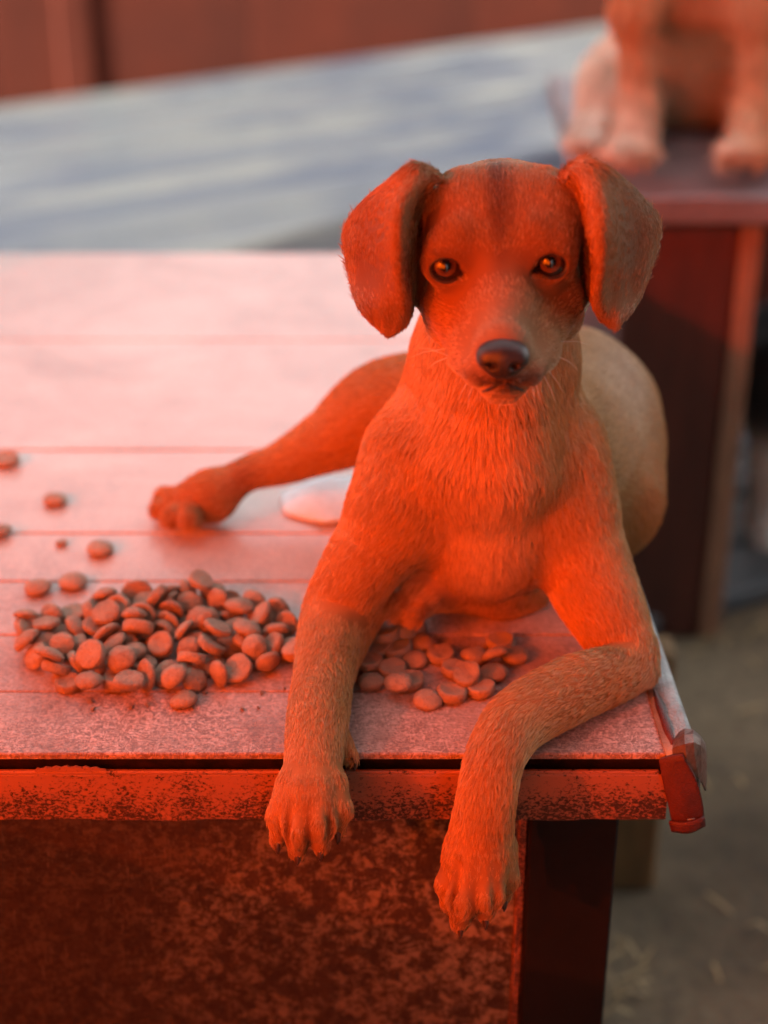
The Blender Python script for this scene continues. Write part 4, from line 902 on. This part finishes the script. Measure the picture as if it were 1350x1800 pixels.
HEAP = [(0,-0.2203,0.1253,0.0146,0.55,-0.25,-2.9,0.88,0.91,0.79),(0,-0.2181,0.1134,0.0079,-2.88,0.78,0.14,0.96,0.9,1.03),(0,-0.2155,0.0967,0.0145,-0.81,0.06,1.19,0.99,0.97,1.09),(0,-0.2089,0.0874,0.0083,0.06,-0.82,0.44,0.93,0.97,0.97),(0,-0.2061,0.1142,0.0136,-0.09,2.94,-1.62,0.93,0.95,0.98),(0,-0.2036,0.0998,0.0067,-2.5,-0.23,0.07,0.91,0.86,0.96),(0,-0.1973,0.0761,0.0188,-0.72,0.14,-0.36,1.01,1.04,0.95),(0,-0.1936,0.0921,0.0134,0.72,0.22,-0.71,0.92,0.89,0.99),(0,-0.1876,0.1191,0.0083,0.24,0.8,0.45,0.98,0.99,0.85),(0,-0.1872,0.0991,0.0076,-0.44,-0.51,0.94,1.0,1.0,0.86),(0,-0.1776,0.1485,0.0063,-2.51,-0.11,0.62,0.85,0.84,0.88),(0,-0.1774,0.1129,0.0124,-2.75,-0.15,1.68,0.83,0.79,0.95),(0,-0.1744,0.0986,0.0042,-0.02,-3.08,0.51,0.86,0.8,0.77),(0,-0.1743,0.1453,0.0179,0.44,-0.46,-1.91,0.9,0.84,0.91),(0,-0.1718,0.0577,0.0119,-0.1,0.03,-0.02,0.89,0.86,0.98),(0,-0.169,0.1167,0.0212,-2.97,-0.36,0.58,0.94,0.98,1.07),(0,-0.168,0.1016,0.0161,0.22,-1.01,-1.09,1.0,1.0,0.86),(0,-0.1668,0.1141,0.0049,0.13,2.99,1.05,0.88,0.82,0.86),(0,-0.1643,0.1388,0.0095,2.09,-0.84,1.44,1.02,1.02,1.11),(0,-0.1631,0.0917,0.0143,-0.59,0.37,1.87,1.01,1.05,0.9),(0,-0.1594,0.085,0.0045,-3.07,0.09,0.37,0.86,0.88,0.8),(0,-0.156,0.1547,0.01,-1.96,-0.0,0.25,1.06,1.09,1.17),(0,-0.1507,0.1163,0.0055,0.41,-2.97,-0.94,0.91,0.85,0.79),(0,-0.1501,0.0867,0.0127,-0.14,-0.21,0.13,0.9,0.92,1.02),(0,-0.1483,0.141,0.0119,-0.04,-2.95,-0.8,0.94,0.93,0.9),(0,-0.1478,0.1206,0.0173,-1.39,3.09,-0.11,0.89,0.93,0.86),(0,-0.1477,0.0525,0.0138,0.0,-3.06,0.22,0.97,0.96,1.08),(0,-0.143,0.0805,0.0054,3.09,-0.02,-1.42,0.88,0.88,0.99),(0,-0.1385,0.0636,0.0103,1.88,-0.44,1.93,1.04,0.98,0.97),(0,-0.1371,0.1,0.0061,-0.38,-2.86,-1.01,0.94,0.97,0.83),(0,-0.1348,0.1545,0.0099,-1.12,-0.38,0.25,1.02,1.02,1.11),(0,-0.1329,0.121,0.0095,-1.63,0.42,-0.5,1.01,0.94,0.93),(0,-0.1328,0.1423,0.0117,-1.41,0.32,1.08,0.83,0.86,0.8),(0,-0.1306,0.1285,0.0171,-1.11,0.15,-0.21,0.86,0.9,0.96),(0,-0.1275,0.0703,0.0067,-0.51,-0.0,2.83,1.0,0.98,0.93),(0,-0.1267,0.1324,0.0048,-0.15,3.08,1.35,0.87,0.8,0.86),(0,-0.1239,0.0815,0.0029,-0.0,0.0,-1.69,0.82,0.76,0.74),(0,-0.1226,0.1527,0.0159,0.91,-0.34,1.76,0.84,0.78,0.8),(0,-0.1221,0.1063,0.0149,0.88,0.43,-2.31,0.92,0.96,0.82),(0,-0.1212,0.1386,0.0144,0.77,0.12,0.08,0.84,0.82,0.74),(0,-0.1177,0.0931,0.0108,0.08,-0.53,0.84,0.86,0.8,0.92),(0,-0.1157,0.1232,0.0131,-0.65,0.26,2.12,1.01,0.93,1.1),(0,-0.1153,0.153,0.0225,-2.59,0.12,1.2,0.96,0.91,0.92),(0,-0.1114,0.065,0.0073,0.61,-0.25,1.38,0.95,0.89,1.01),(0,-0.1088,0.1126,0.0046,3.07,-0.12,1.46,0.91,0.94,0.82),(0,-0.1084,0.1583,0.0118,-0.02,0.05,0.53,0.92,0.88,0.89),(0,-0.1061,0.1138,0.0167,1.29,0.24,0.78,0.89,0.85,0.97),(0,-0.1042,0.1425,0.0139,-0.64,-0.99,1.78,0.83,0.79,0.8),(0,-0.104,0.0839,0.0038,0.0,0.0,-1.45,1.06,1.09,0.99),(0,-0.1003,0.1003,0.0209,-3.04,0.46,0.73,0.98,1.0,0.89),(0,-0.0977,0.0675,0.0088,1.78,-1.71,-1.11,0.85,0.85,0.87),(0,-0.0972,0.149,0.0076,2.08,0.0,-2.53,0.85,0.85,0.78),(0,-0.0948,0.134,0.0068,0.64,3.14,0.18,0.89,0.91,0.98),(0,-0.0933,0.1018,0.0057,-0.16,0.19,-0.93,0.96,0.95,1.09),(0,-0.0918,0.1176,0.0115,-0.21,0.15,1.78,0.85,0.89,0.79),(0,-0.0896,0.1326,0.0169,-0.26,-0.13,-1.02,1.01,0.99,1.02),(0,-0.0863,0.0738,0.0072,0.23,2.63,1.47,1.01,0.98,1.03),(0,-0.0834,0.1009,0.0119,0.39,0.14,1.49,1.02,0.99,0.88),(0,-0.082,0.1031,0.0198,-0.18,0.32,-0.17,0.98,0.92,0.86),(0,-0.0767,0.1301,0.0067,-0.59,3.14,-0.65,0.95,0.92,0.97),(0,-0.0753,0.1206,0.0157,-2.29,0.27,-1.74,1.06,1.05,1.04),(0,-0.0684,0.0801,0.0079,1.17,-2.75,0.71,0.88,0.83,1.01),(0,-0.0599,0.1216,0.0086,0.74,2.14,1.74,0.92,0.96,0.88),(0,-0.0594,0.0987,0.0063,-0.45,-0.2,1.48,0.91,0.89,0.98),(1,-0.1991,0.115,0.0043,-0.0,0.0,3.01,0.89,0.93,0.93),(1,-0.1939,0.0731,0.0087,0.18,2.43,-1.82,1.0,1.0,0.98),(1,-0.193,0.1382,0.0044,-0.0,3.14,-0.54,0.99,0.99,1.06),(1,-0.1821,0.0793,0.0086,-0.38,-2.16,0.87,0.91,0.85,0.79),(1,-0.1786,0.1313,0.01,2.29,-0.35,-1.74,1.05,1.06,1.18),(1,-0.1721,0.0727,0.0201,-0.74,2.95,-0.22,0.94,0.98,1.06),(1,-0.1703,0.0788,0.0087,-1.68,-0.45,2.19,0.85,0.86,0.8),(1,-0.1645,0.127,0.0176,0.58,-0.82,0.38,1.0,0.93,0.97),(1,-0.156,0.066,0.0053,-0.0,0.0,-1.61,1.03,1.04,1.18),(1,-0.1508,0.1284,0.0087,1.57,0.47,-0.15,0.83,0.87,0.71),(1,-0.1487,0.1062,0.0177,-0.71,0.24,0.14,1.02,0.96,1.1),(1,-0.1459,0.1417,0.0035,0.0,-0.0,0.3,0.86,0.88,0.77),(1,-0.1403,0.1338,0.023,0.01,1.08,2.78,0.95,0.97,0.92),(1,-0.135,0.1131,0.0083,1.49,0.87,-0.53,0.83,0.78,0.95),(1,-0.134,0.0938,0.0122,-0.28,-0.39,1.81,0.92,0.85,0.93),(1,-0.1174,0.1495,0.0045,0.0,-0.0,1.12,1.05,1.09,0.99),(1,-0.1145,0.1005,0.007,-0.37,-2.74,-1.37,0.94,0.98,0.81),(1,-0.1137,0.0762,0.0149,-0.21,-2.55,1.77,0.92,0.9,0.93),(1,-0.1029,0.0887,0.0155,2.71,0.52,-0.27,0.97,1.02,0.86),(1,-0.093,0.1198,0.0036,0.0,0.0,-2.53,0.82,0.83,0.78),(1,-0.0807,0.0885,0.0035,3.14,-0.0,1.14,0.88,0.85,0.84),(1,-0.0669,0.0949,0.0111,-2.59,-0.59,-0.4,0.85,0.85,0.82),(1,-0.066,0.1363,0.0095,-1.44,-0.22,2.41,0.94,0.91,0.82),(1,-0.0512,0.085,0.0159,3.09,-0.44,0.24,1.06,0.99,1.14),(2,-0.2058,0.1304,0.0089,-0.55,-1.15,1.66,0.91,0.9,0.97),(2,-0.1547,0.0734,0.0163,-0.12,-0.49,1.32,0.97,1.01,0.85),(2,-0.1538,0.0985,0.0074,0.4,2.12,1.9,0.84,0.81,0.87),(2,-0.1516,0.1116,0.0235,-0.69,0.25,0.21,0.85,0.8,0.75),(2,-0.1227,0.0592,0.0132,0.15,-0.49,0.09,0.93,0.88,0.85),(2,-0.1111,0.1303,0.0077,3.05,-0.68,0.26,0.93,0.91,0.91),(2,-0.082,0.146,0.0086,-0.51,-1.07,1.79,0.93,0.94,1.0),(2,-0.0771,0.0877,0.0146,0.75,-0.09,0.38,0.87,0.88,0.96),(2,-0.066,0.1097,0.0091,0.97,0.81,2.9,0.99,0.99,1.0)]
hl = {0: 'domed round brown kibble in the heap on the boards left of the front leg', 1: 'flat disc brown kibble with a rim in the heap left of the front leg', 2: 'pointed cone brown kibble in the heap on the boards left of the front leg'}
heap_o = [kib(kd, (x, y, T+.0035+(z-.0035)*.86), (a, b, c), (s1, s2, s3), hl[kd], 'kibbles heaped left of the front leg') for (kd, x, y, z, a, b, c, s1, s2, s3) in HEAP]
def single(key, text):
    o = max((q for q in heap_o if not q.get('done')), key=key); o['label'] = text; o['done'] = 1
single(lambda q: -q.location.x, 'kibble at the far left tip of the heap on the boards')
single(lambda q: q.location.z+.2*q.location.y, 'topmost kibble crowning the rear of the heap')
single(lambda q: -q.location.y, 'foremost kibble of the heap, closest to the front board seam')
single(lambda q: q.location.y, 'rearmost kibble of the heap, farthest from the table edge')
single(lambda q: q.location.x-abs(q.location.y-.08), 'kibble at the right end of the heap, touching the front leg')
for q in heap_o:
    if 'done' in q: del q['done']
def lay(px, py, kd, label, group=None, tilt=.1, s_=1.0, mesh=None, mat=None, dz=0):
    p = PZ(px, py, T+.0045*s_); kib(kd, (p.x, p.y, T+.0045*s_+dz), (random.gauss(0, tilt), random.gauss(0, tilt), random.random()*6.28), (s_, s_, s_), label, group, mesh, mat)
for (x, y) in ((66, 1030), (128, 1020), (48, 1098), (322, 1228), (120, 1200)):
    lay(x, y, random.choice((0, 1)), 'loose brown kibble lying at the fringe of the heap on the boards', 'loose kibbles round the heap', .15, random.uniform(.8, 1.0))
for k_ in range(16):
    x, y = random.uniform(90, 500), random.uniform(1205, 1250); lay(x, y, random.choice((0, 1)), 'tiny brown crumb on the boards in front of the heap', 'crumbs in front of the heap', .5, random.uniform(.10, .24), KB)
lay(176, 962, 0, 'single kibble alone on the boards behind the heap, largest of the strays', s_=1.0)
lay(108, 954, 1, 'tiny kibble crumb on the boards next to the larger stray piece', s_=.42)
lay(97, 876, 0, 'far kibble alone on the boards, level with the hind paw', s_=.95)
lay(12, 808, 1, 'farthest kibble on the boards at the left border', s_=1.0)
lay(-2, 932, 0, 'kibble half out of the picture at the left border', s_=.9)
spots = [(652, 1196), (690, 1176), (674, 1210), (728, 1158), (752, 1228), (795, 1218), (800, 1176), (845, 1210), (868, 1180), (765, 1190), (835, 1150), (648, 1164), (905, 1150), (720, 1196), (775, 1150), (880, 1128), (740, 1128)]
kept = []
for (x, y) in spots:
    p_ = PZ(x, y, T+.004)
    if any((p_-o_).length < .0150 for o_ in kept): continue
    kept.append(p_)
    kd = random.choice((0, 0, 1)); lay(x, y, kd, 'red brown kibble on the boards under the chest between the front legs', 'kibbles under the chest', .08, random.uniform(.86, .96))
for (x, y, kd) in ((700, 1212, 0), (820, 1200, 1), (870, 1162, 0)):
    lay(x, y, kd, 'kibble resting on top of others under the chest between the front legs', 'kibbles lying on others under the chest', .25, .9, None, None, .006)
for i_, (x, y) in enumerate(((664, 1138), (698, 1140), (690, 1112), (722, 1104), (655, 1112), (678, 1126), (708, 1120))):
    lay(x, y, random.choice((0, 1)), 'dusty grey kibble beside the tucked hind paw under the chest', 'grey kibbles by the tucked paw', .2, random.uniform(.9, 1.1), None, M_KIBG, .006*(i_ > 4))

# ================================================================ other dogs, farther back
def side_dog(lo, hi, h, build, name_label, col_fn, matname):
    f = Field(lo, hi, h); build(f); me, V, Fq = f.mesh(matname)
    a = me.color_attributes.new('coat', 'FLOAT_COLOR', 'POINT'); a.data.foreach_set('color', np.concatenate([col_fn(V), np.ones((len(V), 1))], 1).astype(np.float32).ravel())
    return me, V, Fq
def coat_mat(name):
    g = NG(name); a = g.n.new('ShaderNodeAttribute'); a.attribute_name = 'coat'
    n1 = g.noise(g.obj((1, 1, .25)), 160, 4, .7); c = g.mix(1.0, a.outputs['Color'], g.mix(n1, (.72,)*3, (1.2,)*3), 'MULTIPLY'); return g.set(col=c, rough=.75, spec=.25, normal=g.bump(n1, .6, .003))
def sitting(f):
    def c(a, b, ra, rb, k=.02): f.cone(V3(*a), V3(*b), ra*S(*a), rb*S(*b), k)
    Yb = BY+.06
    for sx, (x0, x1, x2, yb) in ((-1, (1112, 1122, 1118, Yb)), (1, (1322, 1330, 1318, Yb+.01))):
        c((x0+8, -150, yb+.06), (x0+4, 20, yb+.03), 52, 34); c((x0+4, 20, yb+.03), (x1, 190, yb+.01), 33, 27); c((x1, 190, yb+.01), (x2, 235, yb-.012), 29, 36)
        for j in (-1.2, -.4, .4, 1.2): c((x2, 238, yb-.012), (x2+j*26-10, 270, yb-.048), 20, 15, .005)
    c((1210, -60, Yb+.10), (1215, -330, Yb+.11), 120, 105, .04)                  # chest
    c((1215, 100, Yb+.22), (1210, -150, Yb+.14), 130, 120, .04)                  # belly
    for sx in (-1, 1):
        cx = 1213+sx*110
        c((cx, 150, Yb+.22), (cx+sx*25, 195, Yb+.10), 85, 58, .03)               # thighs
        c((cx+sx*20, 235, Yb+.14), (cx+sx*45-20, 238, Yb+.03), 36, 32, .015)     # hind feet
        for j in (-1, 0, 1): c((cx+sx*45-20, 240, Yb+.03), (cx+sx*45-28+j*20, 250, Yb+.0), 18, 14, .005)
    c((1213, -330, Yb+.11), (1205, -520, Yb+.07), 95, 75, .04)                    # neck
    c((1205, -540, Yb+.08), (1200, -560, Yb+.05), 95, 80, .03)                    # skull
    c((1200, -540, Yb+.03), (1195, -500, Yb-.07), 52, 34, .02)                    # muzzle
    for sx in (-1, 1): c((1200+sx*85, -600, Yb+.08), (1200+sx*125, -520, Yb+.07), 22, 30, .01); c((1200+sx*125, -520, Yb+.07), (1200+sx*120, -450, Yb+.05), 28, 16, .01)
def sit_col(V):
    c = np.tile(np.array((.50, .17, .055)), (len(V), 1))
    for s_, r, col, st in (((1048, 110, BY+.26), (.045, .13, .12), (.62, .56, .48), .9), ((1215, 110, BY+.20), (.050, .20, .13), (.66, .52, .36), .95), ((1100, 240, BY+.03), (.05, .05, .025), (.62, .44, .34), .45), ((1030, 220, BY+.1), (.05, .12, .05), (.66, .60, .52), .9), ((1250, 245, BY+.03), (.035, .1, .02), (.75, .60, .50), .6), ((1200, -480, BY), (.03, .08, .05), (.7, .6, .5), .7)):
        q = (V-V3(*s_))/np.array(r); w_ = st*np.exp(-(q*q).sum(1)); c = c*(1-w_[:, None])+np.array(col)*w_[:, None]
    return c
lo = (P(950, 0, BY+.1).x, BY-.06, BZ-.004); hi = (P(1480, 0, BY+.2).x, BY+.42, P(1200, -700, BY+.15).z)
me2, V2, F2 = side_dog(lo, hi, .004, lambda f: (sitting(f), f.d.__setitem__(f.box(lo, (hi[0], hi[1], BZ+.001))[0], .02)), '', sit_col, 'sitting_dog')
d2 = empty('dog', (P(1213, 250, BY+.15).x, BY+.15, BZ)); tag(d2, 'tan and cream dog sitting on the bench top behind, seen from the legs down', 'dog')
link('body', me2, coat_mat('tan_cream_coat'), d2)
def flow2(p, n):
    D = np.tile(np.array((0, -.1, -1.)), (len(p), 1)); D -= n*(D*n).sum(1)[:, None]; return D/(np.linalg.norm(D, axis=1, keepdims=True)+1e-6)
make_fur(me2, V2, F2, 60000, sit_col, flow2, d2, M_FUR, lenfn=lambda p, n: (np.full(len(p), .016), np.full(len(p), .32)), wfn=lambda c, n: np.ones(len(c)), radius=.00035)
M_SMALL = mat_simple('dark_horn_and_nose', (.02, .013, .012), (.03, .02, .018), 80, .3, .1)
q = MB(); sph(q, P(1194, -510, BY-.02), .016); q.build('nose', M_SMALL, d2)
for s_ in (-1, 1): q = MB(); sph(q, P(1200+s_*42, -575, BY+.045), .011); q.build('eye', M_EYE, d2)

# black and white dog standing on the ground beyond, mostly out of the frame
DYY = .72
ZT = P(1340, 728, DYY+.42).z
def standing(f):
    def c(a, b, ra, rb, k=.03): f.cone(V3(*a), V3(*b), ra*S(*a), rb*S(*b), k)
    c((1400, 615, DYY+.45), (1580, 605, DYY+.55), 100, 92); c((1375, 730, DYY+.42), (1400, 660, DYY+.45), 72, 80)
    for (x, y) in ((1365, DYY+.38), (1420, DYY+.48), (1560, DYY+.5), (1600, DYY+.6)):
        b = P(x, 700, y); top = (b.x, y, .24); mid = (b.x, y-.02, .12); bot = (b.x, y, .022)
        f.cone(np.array(top), np.array(mid), .045, .024, .03); f.cone(np.array(mid), np.array(bot), .024, .022, .02); f.cone(np.array(bot), np.array((b.x, y-.05, .02)), .022, .020, .01)
    c((1580, 590, DYY+.55), (1640, 480, DYY+.55), 60, 46); c((1645, 465, DYY+.54), (1655, 460, DYY+.50), 52, 48, .02); c((1660, 475, DYY+.48), (1664, 492, DYY+.40), 32, 20, .02)
lo3 = (P(1250, 600, DYY+.3).x, DYY+.2, 0.0); hi3 = (P(1780, 600, DYY+.6).x, DYY+.85, .72)
def st_col(V):
    c = np.tile(np.array((.018, .022, .026)), (len(V), 1)); lowz = V[:, 2]; w_ = 1/(1+np.exp((lowz-ZT)/.008)); return c*(1-w_[:, None])+np.array((.55, .52, .48))*w_[:, None]
me3, V3_, F3 = side_dog(lo3, hi3, .006, standing, '', st_col, 'standing_dog')
d3 = empty('dog', (P(1450, 700, DYY+.5).x, DYY+.5, 0)); tag(d3, 'black dog with pale legs standing on the ground at the right border', 'dog')
link('body', me3, coat_mat('black_white_coat'), d3)
